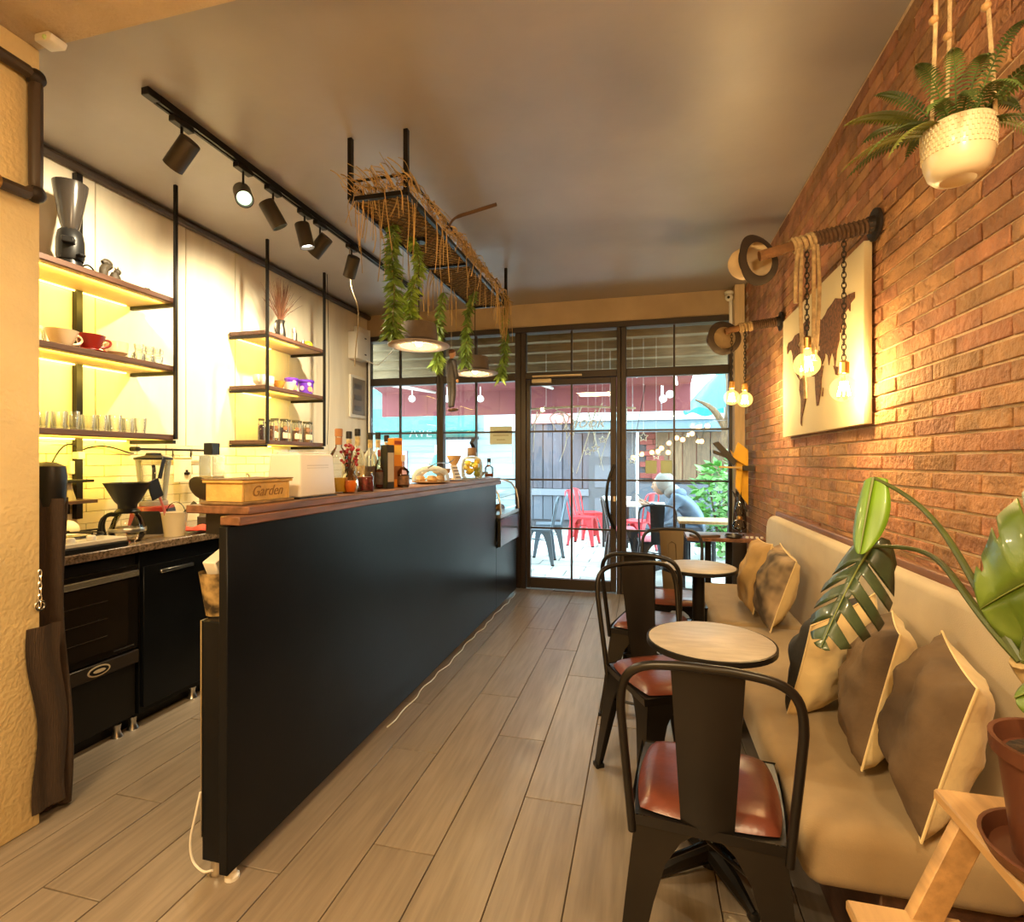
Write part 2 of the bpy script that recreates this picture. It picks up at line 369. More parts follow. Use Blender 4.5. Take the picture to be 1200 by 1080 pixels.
mb = MB(); mb.bb(a, a + .038, YG - .03, YG + .03, .012, 2.125).bb(b - .055, b, YG - .03, YG + .03, .012, 2.125).bb(a + .038, b - .055, YG - .03, YG + .03, .012, .115).bb(a + .038, b - .055, YG - .03, YG + .03, 2.065, 2.125)
mb.build('door_leaf', fram, d1, bevel=0.003)
ga, gb, gm = a + .038, b - .055, -.707
MB().bb(gm - .009, gm + .009, YG - .012, YG + .018, .115, 2.065).build('glazing_bar', fram, d1)
for z in (.62, 1.11, 1.60): MB().bb(ga, gb, YG - .010, YG + .016, z - .009, z + .009).build('glazing_bar', fram, d1)
zz = [.115, .62, 1.11, 1.60, 2.065]
for p, q in zip(zz, zz[1:]): pane_part(d1, ga, gm, p, q); pane_part(d1, gm, gb, p, q)
hx = b - .028
MB().tube(bez((hx + .012, YG - .03, 1.26), (hx - .085, YG - .11, 1.08), (hx - .085, YG - .11, .82), (hx + .012, YG - .03, .64), 14), .015, 8).cyl((hx - .012, YG - .026, 1.12), (hx - .014, YG - .075, 1.12), .008).cyl((hx - .012, YG - .026, .78), (hx - .014, YG - .075, .78), .008).build('door_handle', black, d1)
MB().box((hx + .012, YG - .036, .93), (.025, .016, .05)).cyl((hx + .012, YG - .04, .935), (hx + .012, YG - .06, .935), .009).build('lock', steel, d1, bevel=.002)
mb = MB(); mb.bb(-1.10, -.90, YG - .075, YG - .036, 2.085, 2.125); mb.build('door_closer', mat('closer_metal', (.55, .45, .30), .4, .5), d1, bevel=.003)
MB().bb(-1.10, -.60, YG - .062, YG - .036, 2.145, 2.163).build('closer_rail', mat('closer_metal', (0, 0, 0)), d1, bevel=.002)
FONT = None
def text(s, size, m, parent, loc, rot, name='lettering', ext=0.0008, shear=0.0):
    cu = bpy.data.curves.new('t', 'FONT'); cu.body = s; cu.size = size; cu.extrude = ext; cu.align_x = 'CENTER'; cu.align_y = 'CENTER'; cu.shear = shear; cu.resolution_u = 3
    t = bpy.data.objects.new('t', cu); COL.objects.link(t); bpy.context.view_layer.update()
    me = bpy.data.meshes.new_from_object(t.evaluated_get(bpy.context.evaluated_depsgraph_get())); bpy.data.objects.remove(t)
    me.materials.clear(); me.materials.append(m)
    return put(name, me, parent, loc, rot)
whitep = backlit('white_print', (.86, .88, .86), .6)
text('nook', .17, whitep, d1, (-.56, YG - .002, 1.685), (R(90), 0, 0), shear=.35)
# loop logo beside it
mb = MB(); mb.tube([(-.83 + .085 * math.cos(t) * (1 + .25 * math.sin(3 * t)), YG - .002, 1.70 + .10 * math.sin(t)) for t in [i * 2 * math.pi / 28 for i in range(28)]], .006, 5, closed=True); mb.tube([(-.83 + .045 * math.cos(t), YG - .002, 1.72 + .05 * math.sin(t)) for t in [i * 2 * math.pi / 20 for i in range(20)]], .005, 5, closed=True)
mb.build('emblem', whitep, d1)
# stickers on the right pane
for px in (763, 781):
    p = on_y(px, 547, YG - .002); MB().box((p.x, p.y, p.z), (.105, .002, .125)).build('sticker', (MATS.get('sticker') or backlit('sticker', (.72, .72, .45), .5)), w3, bevel=.0009)
# ================================================================ BAR
bar = thing('bar_counter', 'long black bar counter with a brown wooden ledge', 'counter', (-1.25, 2.8, 0))
def L(mb, name, m, root, **k):   # world-coordinate builder -> child of root, shifted to its local space
    off = Matrix.Rotation(-root.rotation_euler.z, 3, 'Z'); q = Vector(root.location)
    mb.v = [tuple(off @ (Vector(p) - q)) for p in mb.v]
    return mb.build(name, m, root, **k)
BX = -1.23
L(MB().bb(BX - .032, BX, 1.35, 4.36, 0.035, 1.10), 'front_panel', barblk, bar, bevel=.003)
L(MB().bb(BX - .032, BX, 4.36, 5.10, 0.035, 0.555), 'front_panel', barblk, bar, bevel=.003)
L(MB().bb(-1.345, BX - .034, 1.372, 5.05, 0.05, 0.80), 'base_cabinet', barblk, bar, bevel=.003)
L(MB().bb(-1.66, -1.347, 2.0, 5.05, 0.05, 0.80), 'base_cabinet', barblk, bar, bevel=.003)
L(MB().bb(-1.68, BX - .034, 2.0, 4.36, 0.802, .835), 'prep_top', mat('granite', (.17, .12, .08), .25, var=.7, vscale=90, bump=.03), bar, bevel=.003)
L(MB().bb(-1.435, -1.195, 1.40, 4.37, 1.132, 1.158), 'ledge', wood, bar, bevel=.003)
L(MB().bb(-1.262, -1.19, 1.355, 4.375, 1.103, 1.131), 'ledge_edge', wood, bar, bevel=.003)
for y in (1.46, 2.9, 4.3): L(MB().bb(-1.40, -1.264, y - .015, y + .015, 1.06, 1.131), 'ledge_bracket', black, bar)
L(MB().cyl((-1.215, 1.385, .001), (-1.215, 1.385, .20), .018, n=12), 'foot', steel, bar) if False else None
L(MB().lathe([(.022, 0.0), (.022, .01), (.013, .02), (.013, .05)], 12, (-1.248, 1.39, .0)), 'foot', white, bar)
L(MB().lathe([(.024, 0.0), (.024, .01), (.02, .02), (.02, .06)], 12, (-1.31, 1.40, .0)), 'foot', steel, bar)
for y in (2.5, 3.7, 4.9): L(MB().lathe([(.02, 0.0), (.02, .05)], 10, (-1.30, y, .0)), 'foot', steel, bar)
L(MB().bb(-1.352, -1.347, 1.374, 1.40, .12, .80), 'edge_strip', steel, bar)
# cables
t = MB(); pts = []
for i in range(40):
    y = 2.35 + i * .068; pts.append((BX + .016 + .008 * math.sin(i * 1.7) + .006 * math.sin(i * .6), y, .006 + .004 * abs(math.sin(i * 1.1))))
o = t.tube(smoothpts(pts, 2), .0035, 6).build('light_cable', white); o['label'] = 'thin white cable lying along the foot of the bar'; o['category'] = 'cable'
o = MB().tube(smoothpts([(-1.34, 1.362, .27), (-1.352, 1.355, .20), (-1.368, 1.352, .12), (-1.358, 1.352, .06), (-1.32, 1.352, .035), (-1.285, 1.352, .045)], 5), .0035, 7).build('power_cable', white); o['label'] = 'white cable looping down the near end of the bar'; o['category'] = 'cable'
# glass display case at the far end of the bar
dc = thing('display_case', 'curved glass display case at the far end of the bar', 'display case', (-1.43, 4.74, .80))
L(MB().bb(-1.64, -1.20, 4.40, 5.06, .803, .835), 'base_tray', steel, dc, bevel=.003)
L(MB().bb(-1.226, -1.195, 4.38, 5.09, .56, .80), 'front_band', mat('dark_chrome', (.12, .12, .125), .18, .9), dc, bevel=.004)
prof = [(-1.20, .836), (-1.205, .93), (-1.225, 1.02), (-1.27, 1.085), (-1.34, 1.115), (-1.60, 1.12)]
L(MB().add([(x, y, z) for y in (4.40, 5.06) for x, z in prof], [(i, i + 1, 7 + i, 6 + i) for i in range(5)]), 'curved_glass', cglass, dc)
for y in (4.40, 5.06): L(MB().tube([(x, y, z) for x, z in prof], .008, 6), 'glass_rail', steel, dc)
L(MB().bb(-1.62, -1.22, 4.42, 5.04, .975, .981), 'glass_shelf', cglass, dc)
L(MB().bb(-1.64, -1.60, 4.40, 5.06, .836, 1.13), 'back_frame', steel, dc)
pastry = mat('pastry', (.45, .24, .08), .6, var=.4, vscale=30, bump=.3)
for i, (x, y, z) in enumerate([(-1.35, 4.55, .838), (-1.38, 4.72, .838), (-1.35, 4.9, .838), (-1.42, 4.6, .982), (-1.42, 4.85, .982)]):
    o = MB().lathe([(.001, 0), (.05, 0), (.055, .02), (.04, .045), (.001, .055)], 12, (0, 0, 0)).build('pastry', pastry, None, (x, y, z)); o['category'] = 'pastry'; o['group'] = 'pastries in the display case'; o['label'] = 'small baked pastry in the display case, %s of the %s shelf from the bar end' % (['first', 'second', 'third', 'first', 'second'][i], 'lower' if z < .9 else 'glass')

# ================================================================ BANQUETTE
bx0 = 0.355
bq = thing('banquette', 'long grey-beige upholstered bench along the brick wall', 'bench', (.6, 2.5, 0))
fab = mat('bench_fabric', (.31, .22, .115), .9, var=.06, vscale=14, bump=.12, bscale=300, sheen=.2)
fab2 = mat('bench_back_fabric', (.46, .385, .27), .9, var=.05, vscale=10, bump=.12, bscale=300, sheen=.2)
L(MB().bb(.52, .86, 1.37, 3.86, .0, .315), 'base', dwood, bq, bevel=.004)
def softbox(x0, x1, y0, y1, z0, z1, r, puff):
    mb = MB(); nu, nv = 20, 44
    m = MB().bb(x0, x1, y0, y1, z0, z1).mesh('c', fab, bevel=r, seg=5); return m
for (ya, yb) in ((1.335, 2.895), (2.90, 3.865)):
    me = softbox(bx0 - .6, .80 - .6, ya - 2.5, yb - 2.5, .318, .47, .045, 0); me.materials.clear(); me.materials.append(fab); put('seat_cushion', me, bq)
# backrest with a softly rounded top and rounded ends
poly = []
y0, y1, z0, z1, rr = 1.30, 3.87, .40, .945, .14
for a in range(0, 91, 10): poly.append((.0, y1 - rr + rr * math.cos(R(a)), z1 - rr + rr * math.sin(R(a))))
for a in range(90, 181, 10): poly.append((.0, y0 + rr + rr * math.cos(R(a)), z1 - rr + rr * math.sin(R(a))))
poly += [(0, y0, z0), (0, y1, z0)]
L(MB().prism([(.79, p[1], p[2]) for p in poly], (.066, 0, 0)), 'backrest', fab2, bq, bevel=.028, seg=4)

# ================================================================ TABLES
tabletop = mat('table_laminate', (.41, .365, .315), .5, var=.12, vscale=12, stretch=(1, 4, 1))
def bistro(loc, label):
    t = thing('bistro_table', label, 'table', loc, 0, None)
    MB().lathe([(.001, .712), (.186, .712), (.191, .716), (.191, .728), (.188, .730), (.001, .730)], 40).build('tabletop', tabletop, t)
    MB().lathe([(.1925, .709), (.1975, .711), (.1975, .727), (.1925, .729)], 40).build('table_edge', blackp, t)
    MB().lathe([(.032, .012), (.032, .69), (.09, .70), (.09, .711)], 16, cap1=True).build('column', black, t)
    mb = MB()
    for k in range(4):
        a = k * math.pi / 2 + .5; mb.tube([(.02 * math.cos(a), .02 * math.sin(a), .05), (.12 * math.cos(a), .12 * math.sin(a), .035), (.20 * math.cos(a), .20 * math.sin(a), .012)], [.03, .024, .012], 8)
    mb.build('base', black, t)
    for k in range(4):
        a = k * math.pi / 2 + .5; MB().lathe([(.016, 0), (.018, .006), (.012, .02)], 10, (.20 * math.cos(a), .20 * math.sin(a), 0), cap0=True, cap1=True).build('glide', blackp, t)
    return t
bistro((.205, 1.80, 0), 'small round pale-topped bistro table nearest, before the middle cushions')
bistro((.285, 3.03, 0), 'small round pale-topped bistro table further back, near the far cushions')

# ================================================================ METAL CHAIRS
gun = mat('gunmetal', (.011, .009, .008), .36, .25, var=.25, vscale=6)
leather = mat('red_brown_leather', (.13, .034, .02), .30, var=.2, vscale=12, bump=.08, bscale=60)
def leg_mb(sx, sy):
    mb = MB(); lev = [(.435, .165, .168, .155), (.395, .170, .172, .11), (.34, .176, .178, .082), (.25, .186, .188, .066), (.0, .212, .215, .036)]
    th = .006; rings = []
    for (z, x, y, wd) in lev:
        rings.append([(sx * x, sy * y, z), (sx * (x - wd), sy * y, z), (sx * (x - wd), sy * (y - th), z), (sx * (x - th), sy * (y - th), z), (sx * (x - th), sy * (y - wd), z), (sx * x, sy * (y - wd), z)])
    vs = [p for r_ in rings for p in r_]; fs = []
    for i in range(len(rings) - 1):
        for k in range(6): fs.append((i * 6 + k, i * 6 + (k + 1) % 6, (i + 1) * 6 + (k + 1) % 6, (i + 1) * 6 + k))
    e = (len(rings) - 1) * 6; fs += [(0, 1, 2, 3), (0, 3, 4, 5), (e, e + 3, e + 2, e + 1), (e, e + 5, e + 4, e + 3)]
    return mb.add(vs, fs)
def metal_chair(label, loc, rot, body=gun, pad=leather, splat_m=None, emboss=True, cover=True, group=None, name='metal_chair'):
    t = thing(name, label, 'chair', loc, rot, group)
    # seat pan
    def seat(u, v):
        a = u * 2 - 1; b = v * 2 - 1
        k = 1 - .04 * (a * a) * (b * b); wx = .178 + .006 * (b)
        return (a * wx * k, b * .178 * k, .444 - .012 * (1 - a * a) * (1 - b * b))
    mb = MB(); mb.grid(seat, 10, 10)
    def skirt(i0):
        pass
    ring = [(-.18, -.178), (.18, -.178), (.186, .178), (-.186, .178)]
    for i in range(4):
        p, q = ring[i], ring[(i + 1) % 4]; mb.add([(p[0], p[1], .446), (q[0], q[1], .446), (q[0] * .97, q[1] * .97, .418), (p[0] * .97, p[1] * .97, .418)], [(0, 1, 2, 3)])
    mb.build('seat', body, t, smooth=50)
    if cover:
        def top(u, v):
            a = u * 2 - 1; b = v * 2 - 1; e = (1 - abs(a) ** 5) * (1 - abs(b) ** 5)
            k = 1 - .10 * (a * a * b * b); return (a * .172 * k, b * .172 * k + .003, .449 + .030 * max(0, e) ** .45)
        mb = MB().grid(top, 16, 16); mb.build('seat_pad', pad, t, smooth=60)
    for sx in (-1, 1):
        for sy in (-1, 1): leg_mb(sx, sy).build('leg', body, t, smooth=50)
    # hoop of bent tube
    half = [(.172, -.168, .40), (.178, -.185, .50), (.188, -.215, .66), (.190, -.232, .745), (.176, -.243, .803), (.135, -.250, .834), (.06, -.253, .845), (0, -.254, .846)]
    pts = smoothpts(half + [(-x, y, z) for x, y, z in half[-2::-1]], 4)
    MB().tube(pts, .0105, 10).build('back_frame', body, t)
    # splat
    def spl(u, v):
        z = .425 + v * .412; wd = .058 + .020 * v; y = -.172 - .076 * (v ** .85); a = u * 2 - 1
        return (a * wd, y - .010 * (1 - a * a) + .008, z)
    mb = MB(); mb.grid(spl, 6, 10); mb.grid(lambda u, v: tuple(Vector(spl(u, v)) + Vector((0, .004, 0))), 6, 10, flip=True)
    mb.build('splat', splat_m or body, t, smooth=60)
    if emboss:
        pts = [(-.028, .62), (-.024, .75), (0, .765), (.024, .75), (.028, .62)]
        f = lambda x, z: (x, -.172 - .076 * (max(0, (z - .425) / .412) ** .85) + .008 - .010 * (1 - (x / .07) ** 2) + .0045, z)
        MB().tube([f(*p) for p in pts], .003, 5).build('embossing', splat_m or body, t)
    mb = MB()
    mb.cyl((-.17, -.17, .30), (.17, .17, .295), .006, n=6).cyl((.17, -.17, .30), (-.17, .17, .305), .006, n=6)
    mb.build('cross_brace', body, t)
    for sx in (-1, 1):
        for sy in (-1, 1): MB().box((sx * .198, sy * .20, .008), (.036, .036, .016)).build('foot_cap', blackp, t)
    return t
ch1 = metal_chair('dark metal chair with red-brown seat nearest the viewer, back turned', (.160, 1.475, 0), R(-6), emboss=False)
ch2 = dup(ch1, (.080, 2.195, 0), R(208), 'dark metal chair facing the viewer beyond the nearest bistro table')
ch3 = dup(ch1, (.035, 2.885, 0), R(-14), 'dark metal chair with its back to the one at the nearest table')
ch4 = metal_chair('metal chair with tan embossed back beyond the far bistro table', (.185, 3.43, 0), R(180 + 2), splat_m=mat('bronze_metal', (.10, .07, .034), .42, .5))

# ================================================================ CUSHIONS
cream = mat('cushion_cream', (.74, .58, .30), .9, var=.07, vscale=9, bump=.25, bscale=30, sheen=.2)
brownf = mat('cushion_brown', (.085, .052, .028), .9, var=.35, vscale=5, bump=.3, bscale=28, col2=(.15, .095, .05))
collage = mat('cushion_collage', (.06, .045, .035), .9, vscale=9, col2=(.46, .33, .20), bump=.25, bscale=30, detail=2)
tan = mat('cushion_tan', (.42, .27, .11), .9, var=.15, vscale=6, bump=.3, bscale=25)
def cushion(label, loc, M, front, wdt, hgt, th, seed=0, group=None):
    t = thing('cushion', label, 'cushion', loc, 0, None)
    t.rotation_euler = M
    def surf(sign):
        def f(u, v):
            a = u * 2 - 1; b = v * 2 - 1
            e = max(0, (1 - a * a)) ** .45 * max(0, (1 - b * b)) ** .45
            x = a * wdt / 2 * (1 - .05 * (1 - b * b)); z = b * hgt / 2 * (1 - .05 * (1 - a * a))
            n = noise.noise(Vector((a * 1.6 + seed, b * 1.6, sign))) * .022 + noise.noise(Vector((a * 4 + seed, b * 3, sign * 3))) * .016
            fold = .009 * math.sin(9 * (a + .6 * b) + seed) * abs(a * b)
            return (x, sign * (th / 2 * e + (n + fold) * e ** .6) + 0.0008 * sign, z)
        return f
    MB().grid(surf(-1), 22, 22).build('front_cover', front, t, smooth=80)
    MB().grid(surf(1), 22, 22, flip=True).build('back_cover', cream, t, smooth=80)
    ed = []
    for i in range(88):
        s = i / 88 * 4; k = int(s); q = s - k
        u, v = [(q, 0), (1, q), (1 - q, 1), (0, 1 - q)][k]; ed.append(surf(1)(u, v))
    MB().tube(ed, .003, 5, closed=True).build('seam_piping', cream, t)
    return t
cushion('brown front cushion nearest the potted plant, cream behind, leaning on the bench', (.670, 1.475, .664), (R(-14), R(3), R(-106)), brownf, .36, .37, .175, 1)
cushion('brown cushion with dark patch, middle of the three near cushions', (.650, 1.725, .664), (R(-13), R(-4), R(-109)), brownf, .37, .37, .17, 5)
cushion('crumpled cream cushion with black edge below the drooping split leaf', (.61, 1.985, .652), (R(-18), R(8), R(-136)), mat('cushion_black', (.02, .018, .016), .9, bump=.2), .38, .36, .18, 9)
cushion('collage print cushion with cream back, front one of the far pair', (.645, 2.93, .668), (R(-17), R(5), R(-92)), collage, .37, .37, .17, 14)
cushion('tan cushion with cream edge, behind the collage print cushion', (.60, 3.19, .672), (R(-15), R(-3), R(-90)), tan, .38, .38, .15, 21)

# ================================================================ MAP CANVAS
cv = thing('map_canvas', 'cream canvas with a brown world map on the brick wall', 'picture', (XR - .02, 3.02, 1.3))
y0, y1, z0, z1 = 2.385, 3.65, 1.448, 2.178
L(MB().bb(XR - .052, XR - .021, y0, y1, z0, z1), 'canvas', mat('canvas', (.70, .60, .38), .85, bump=.1, bscale=400), cv, bevel=.004, seg=2)
corkm = mat('map_brown', (.13, .05, .02), .9, var=.55, vscale=60, bump=.8, bscale=120)
conts = {
 'north_america': [(-166, 66), (-155, 71), (-128, 70), (-110, 74), (-85, 73), (-78, 62), (-92, 58), (-82, 52), (-77, 58), (-63, 58), (-56, 52), (-66, 45), (-75, 38), (-81, 30), (-82, 25), (-90, 30), (-97, 27), (-96, 19), (-88, 21), (-84, 11), (-78, 8), (-92, 14), (-106, 22), (-113, 30), (-121, 35), (-124, 47), (-135, 58), (-152, 59), (-163, 56)],
 'greenland': [(-55, 80), (-30, 83), (-20, 75), (-40, 64), (-46, 60), (-53, 67)],
 'south_america': [(-77, 8), (-62, 10), (-50, 1), (-35, -7), (-40, -20), (-48, -27), (-58, -36), (-65, -43), (-68, -54), (-74, -50), (-71, -30), (-71, -18), (-81, -5)],
 'africa': [(-6, 35), (10, 37), (32, 31), (43, 12), (51, 11), (40, -5), (40, -16), (33, -26), (25, -34), (18, -34), (12, -15), (9, 3), (-8, 5), (-17, 14), (-15, 25)],
 'eurasia': [(-9, 37), (-9, 43), (-1, 46), (3, 51), (8, 55), (5, 60), (14, 67), (28, 71), (42, 66), (60, 69), (72, 73), (90, 75), (105, 78), (130, 72), (160, 70), (178, 68), (178, 62), (163, 60), (162, 52), (156, 57), (140, 54), (132, 44), (127, 36), (121, 39), (121, 30), (110, 20), (107, 11), (103, 2), (99, 13), (90, 22), (80, 14), (77, 8), (72, 20), (60, 25), (57, 19), (45, 13), (36, 30), (36, 36), (27, 38), (22, 37), (14, 42), (17, 39), (8, 44), (0, 39)],
 'australia': [(114, -22), (122, -18), (131, -12), (137, -15), (142, -11), (146, -19), (153, -27), (150, -37), (140, -37), (131, -31), (116, -34)],
 'indonesia': [(96, 5), (104, -2), (106, -6), (115, -8), (118, 1), (110, 2)], 'japan': [(130, 32), (140, 36), (144, 44), (140, 41)], 'britain': [(-5, 50), (1, 52), (-3, 58), (-6, 56)], 'madagascar': [(44, -24), (50, -15), (48, -25)]}
for cn, poly in conts.items():
    pp = [(XR - .0525, y1 - .10 - (lo + 170) / 350 * (y1 - y0 - .18), 1.76 + (la - 10) / 145 * .60) for lo, la in poly]
    L(MB().prism(pp, (-.004, 0, 0)), 'map_' + cn, corkm, cv, smooth=0)

# ================================================================ WALL LAMPS WITH HANGING BULBS
rustm = mat('dark_iron', (.030, .022, .018), .55, .5, var=.3, vscale=20, bump=.2)
branch = mat('branch_wood', (.22, .105, .042), .8, var=.35, vscale=14, bump=.8, bscale=50)
bulbg = lit_glass('bulb_glass', (1, .60, .13), 3.0, .22)
filam = glow('filament', (1, .58, .16), 120)
brass = mat('brass', (.45, .27, .09), .35, .9)
def bulb(root, c, r, E=None, gm=None):
    c = Vector(c)
    prof = [(.012, .062)] + [(r * math.sin(t), r * math.cos(t)) for t in [R(20 + i * 160 / 10) for i in range(11)]]; prof[-1] = (.0005, -r)
    prof = [(.013, r + .012), (.0145, r + .002)] + prof[1:]
    b = L(MB().lathe(prof, 20, c), 'bulb', bulbg, root)
    L(MB().lathe([(.0165, r + .010), (.019, r + .012), (.019, r + .055), (.012, r + .062), (.001, r + .062)], 14, c), 'socket', brass, root)
    mb = MB()
    for k in range(8):
        a = k * math.pi / 4; mb.tube([c + Vector((.012 * math.cos(a), .012 * math.sin(a), .030)), c + Vector((.022 * math.cos(a + .5), .022 * math.sin(a + .5), -.026))], .0022, 5)
    L(mb, 'filament', filam, root)
    if E: lamp('bulb_light', 'POINT', c, E, WARM, .02)
def chain(root, a, b, lk=.026, r=.0022, name='chain'):
    a, b = Vector(a), Vector(b); n = int((b - a).length / (lk * .78)); d = (b - a).normalized(); mb = MB()
    for i in range(n):
        c = a + d * ((i + .5) * (b - a).length / n); s = (Vector((1, 0, 0)) if i % 2 else Vector((0, 1, 0)))
        mb.tube([c + d * (math.cos(t) * lk * .55) + s * (math.sin(t) * lk * .3) for t in [k * math.pi / 4 for k in range(8)]], r, 5, closed=True)
    L(mb, name, rustm, root)
def rope_wrap(mb, pts, r, turns, rr):
    pts = smoothpts(pts, 6); out = []
    n = turns * 10
    for i in range(n):
        f = i / (n - 1) * (len(pts) - 1); k = min(int(f), len(pts) - 2); p = pts[k].lerp(pts[k + 1], f - k); t = (pts[k + 1] - pts[k]).normalized()
        nx = t.cross(Vector((0, 0, 1))).normalized(); ny = t.cross(nx); a = i / 10 * 2 * math.pi
        out.append(p + (nx * math.cos(a) + ny * math.sin(a)) * r)
    mb.tube(out, rr, 5)
def wall_lamp(label, yw, arm, rlist, bulbs, E, ropes):
    t = thing('wall_lamp', label, 'lamp', (XR - .02, yw, 2.22))
    L(MB().tube([(XR - .019, yw, 2.225), (XR - .03, yw, 2.225), (XR - .032, yw, 2.225), (XR - .055, yw, 2.225)], [.062, .062, .034, .030], 20), 'flange', rustm, t)
    L(MB().tube(smoothpts(arm, 5), .021, 9), 'arm', branch, t)
    mb = MB(); rope_wrap(mb, arm[:3], .025, 15, .0075); L(mb, 'rope_binding', mat('dark_rope', (.10, .055, .03), .9, var=.3, vscale=60, bump=.5), t)
    mb = MB(); rope_wrap(mb, arm[2:4], .026, 5, .0085); L(mb, 'rope_knot', ropem, t)
    for (c, top) in bulbs:
        chain(t, top, (c[0], c[1], c[2] + .115)); bulb(t, c, .050, E)
    for rp in ropes: L(MB().tube(smoothpts(rp, 5), .0075, 7), 'hanging_rope', ropem, t)
    return t
arm1 = [(XR - .03, 2.355, 2.225), (.76, 2.352, 2.205), (.66, 2.348, 2.185), (.58, 2.345, 2.165), (.455, 2.338, 2.135)]
b1, b2 = (.634, 2.350, 1.688), (.768, 2.355, 1.585)
wall_lamp('branch wall lamp with two glowing globe bulbs before the map canvas', 2.355, arm1, .02, [(b1, (.634, 2.35, 2.16)), (b2, (.768, 2.355, 2.19))], 8.5,
    [[(.612, 2.338, 2.17), (.606, 2.33, 1.95), (.612, 2.335, 1.78), (.625, 2.345, 1.62), (.628, 2.345, 1.55)], [(.668, 2.340, 2.17), (.675, 2.335, 2.0), (.668, 2.335, 1.8), (.66, 2.34, 1.70)], [(.60, 2.330, 2.165), (.588, 2.325, 2.06), (.586, 2.325, 1.93)], [(.654, 2.33, 2.16), (.652, 2.326, 1.90), (.650, 2.326, 1.72)]])
arm2 = [(XR - .03, 3.83, 2.225), (.78, 3.83, 2.215), (.70, 3.828, 2.205), (.62, 3.826, 2.195), (.53, 3.822, 2.175)]
c1, c2 = (.572, 3.822, 1.727), (.655, 3.826, 1.712)
wall_lamp('branch wall lamp with two glowing globe bulbs near the corner post', 3.83, arm2, .02, [(c1, (.572, 3.822, 2.17)), (c2, (.655, 3.826, 2.18))], 12, [])
# hats hung on the arm ends
def hat(label, loc, axis, colr, band, cr=.085, br=.145, h=.11):
    t = thing('fedora_hat', label, 'hat', loc, 0, None)
    q = Vector(axis).to_track_quat('Z', 'Y'); t.rotation_mode = 'QUATERNION'; t.rotation_quaternion = q
    fm = mat('felt_' + label.split()[0], colr, .9, var=.08, vscale=20, bump=.15, bscale=200)
    MB().lathe([(cr, 0), (cr * .98, h * .4), (cr * .90, h * .82), (cr * .72, h), (cr * .4, h * .96), (.001, h * .90)], 32, sx=1.1, sy=.92).build('crown', fm, t)
    MB().lathe([(.001, h * .87), (cr * .70, h * .93), (cr * .86, h * .78), (cr * .94, h * .4), (cr * .965, -.002)], 32, sx=1.1, sy=.92).build('lining', mat('hat_lining', (.55, .43, .27), .8), t)
    bp = []
    def brim(u, v):
        a = u * 2 * math.pi; r_ = cr * .955 + (br - cr * .955) * v
        return (r_ * math.cos(a) * 1.1, r_ * math.sin(a) * .96, -.004 + .020 * v * v * abs(math.sin(a)) ** 2)
    mb = MB(); mb.grid(brim, 36, 5); mb.grid(lambda u, v: tuple(Vector(brim(u, v)) + Vector((0, 0, .003))), 36, 5, flip=True)
    mb.build('brim', mat('felt_brim_' + label.split()[0], band, .85), t)
    MB().lathe([(cr * 1.002, .004), (cr * 1.012, .004), (cr * 1.0, .034), (cr * .99, .034)], 32, sx=1.1, sy=.92).build('hat_band', mat('hat_ribbon', (.035, .022, .015), .7), t)
    return t
hat('cream straw fedora with dark brim hung on the nearer wall lamp', (.455, 2.345, 2.125), (-.66, .75, .04), (.60, .45, .27), (.03, .019, .013), .074, .106, .105)
hat('grey brown fedora with dark brim hung on the far wall lamp', (.525, 3.81, 2.13), (-.48, .87, .06), (.13, .095, .07), (.05, .035, .025), .080, .118, .11)

# ================================================================ HANGING PLANTER
hp = thing('hanging_planter', 'cream textured pot with a fern hanging on ropes', 'planter', (.70, 1.43, 1.945))
ceramic = mat('cream_ceramic', (.74, .62, .40), .35, var=.05, coat=.3)
def pot(prof, n=40): return MB().lathe(prof, n)
tilt = Matrix.Rotation(R(-4), 3, 'X') @ Matrix.Rotation(R(6), 3, 'Y')
MB().lathe([(.001, .006), (.029, .003), (.034, 0), (.045, .003), (.057, .016), (.0645, .040), (.068, .073), (.069, .110), (.067, .123), (.063, .123), (.063, .095), (.001, .095)], 40).build('pot', ceramic, hp)
mb = MB()
for r_ in range(6):
    for k in range(44):
        a = (k + .5 * (r_ % 2)) / 44 * 2 * math.pi; z = .060 + r_ * .0108; rr = .0665 + .0022 * min(1, (z - .058) / .045)
        mb.box((rr * math.cos(a), rr * math.sin(a), z), (.004, .0045, .0075), a)
mb.build('relief_pattern', ceramic, hp, kind='stuff')
MB().lathe([(.0625, .097), (.03, .105), (.001, .11)], 20).build('soil', soilm, hp)
for k, a in enumerate((R(200), R(320), R(85))):
    p = Vector((.066 * math.cos(a), .066 * math.sin(a), .115))
    q = Vector((-.01 + .03 * math.cos(a), .0, ZN - 1.945 if False else .955))
    MB().tube([p, p.lerp(q, .3) + Vector((.004, 0, 0)), p.lerp(q, .62), q], .0045, 7).build('rope', ropem, hp)
    m_ = p.lerp(q, .30); MB().ball(m_, .010, 8, 6).build('bead', mat('wood_bead', (.45, .26, .10), .6), hp)
MB().lathe([(.02, .94), (.02, .955)], 12, (-.01, 0, 0), cap0=True, cap1=True).build('ceiling_hook', black, hp)
fern = mat('fern_green', (.07, .12, .025), .6, var=.4, vscale=12, objvar=.25)
fernl = mat('fern_light', (.22, .26, .05), .6, var=.3, vscale=12, objvar=.2)
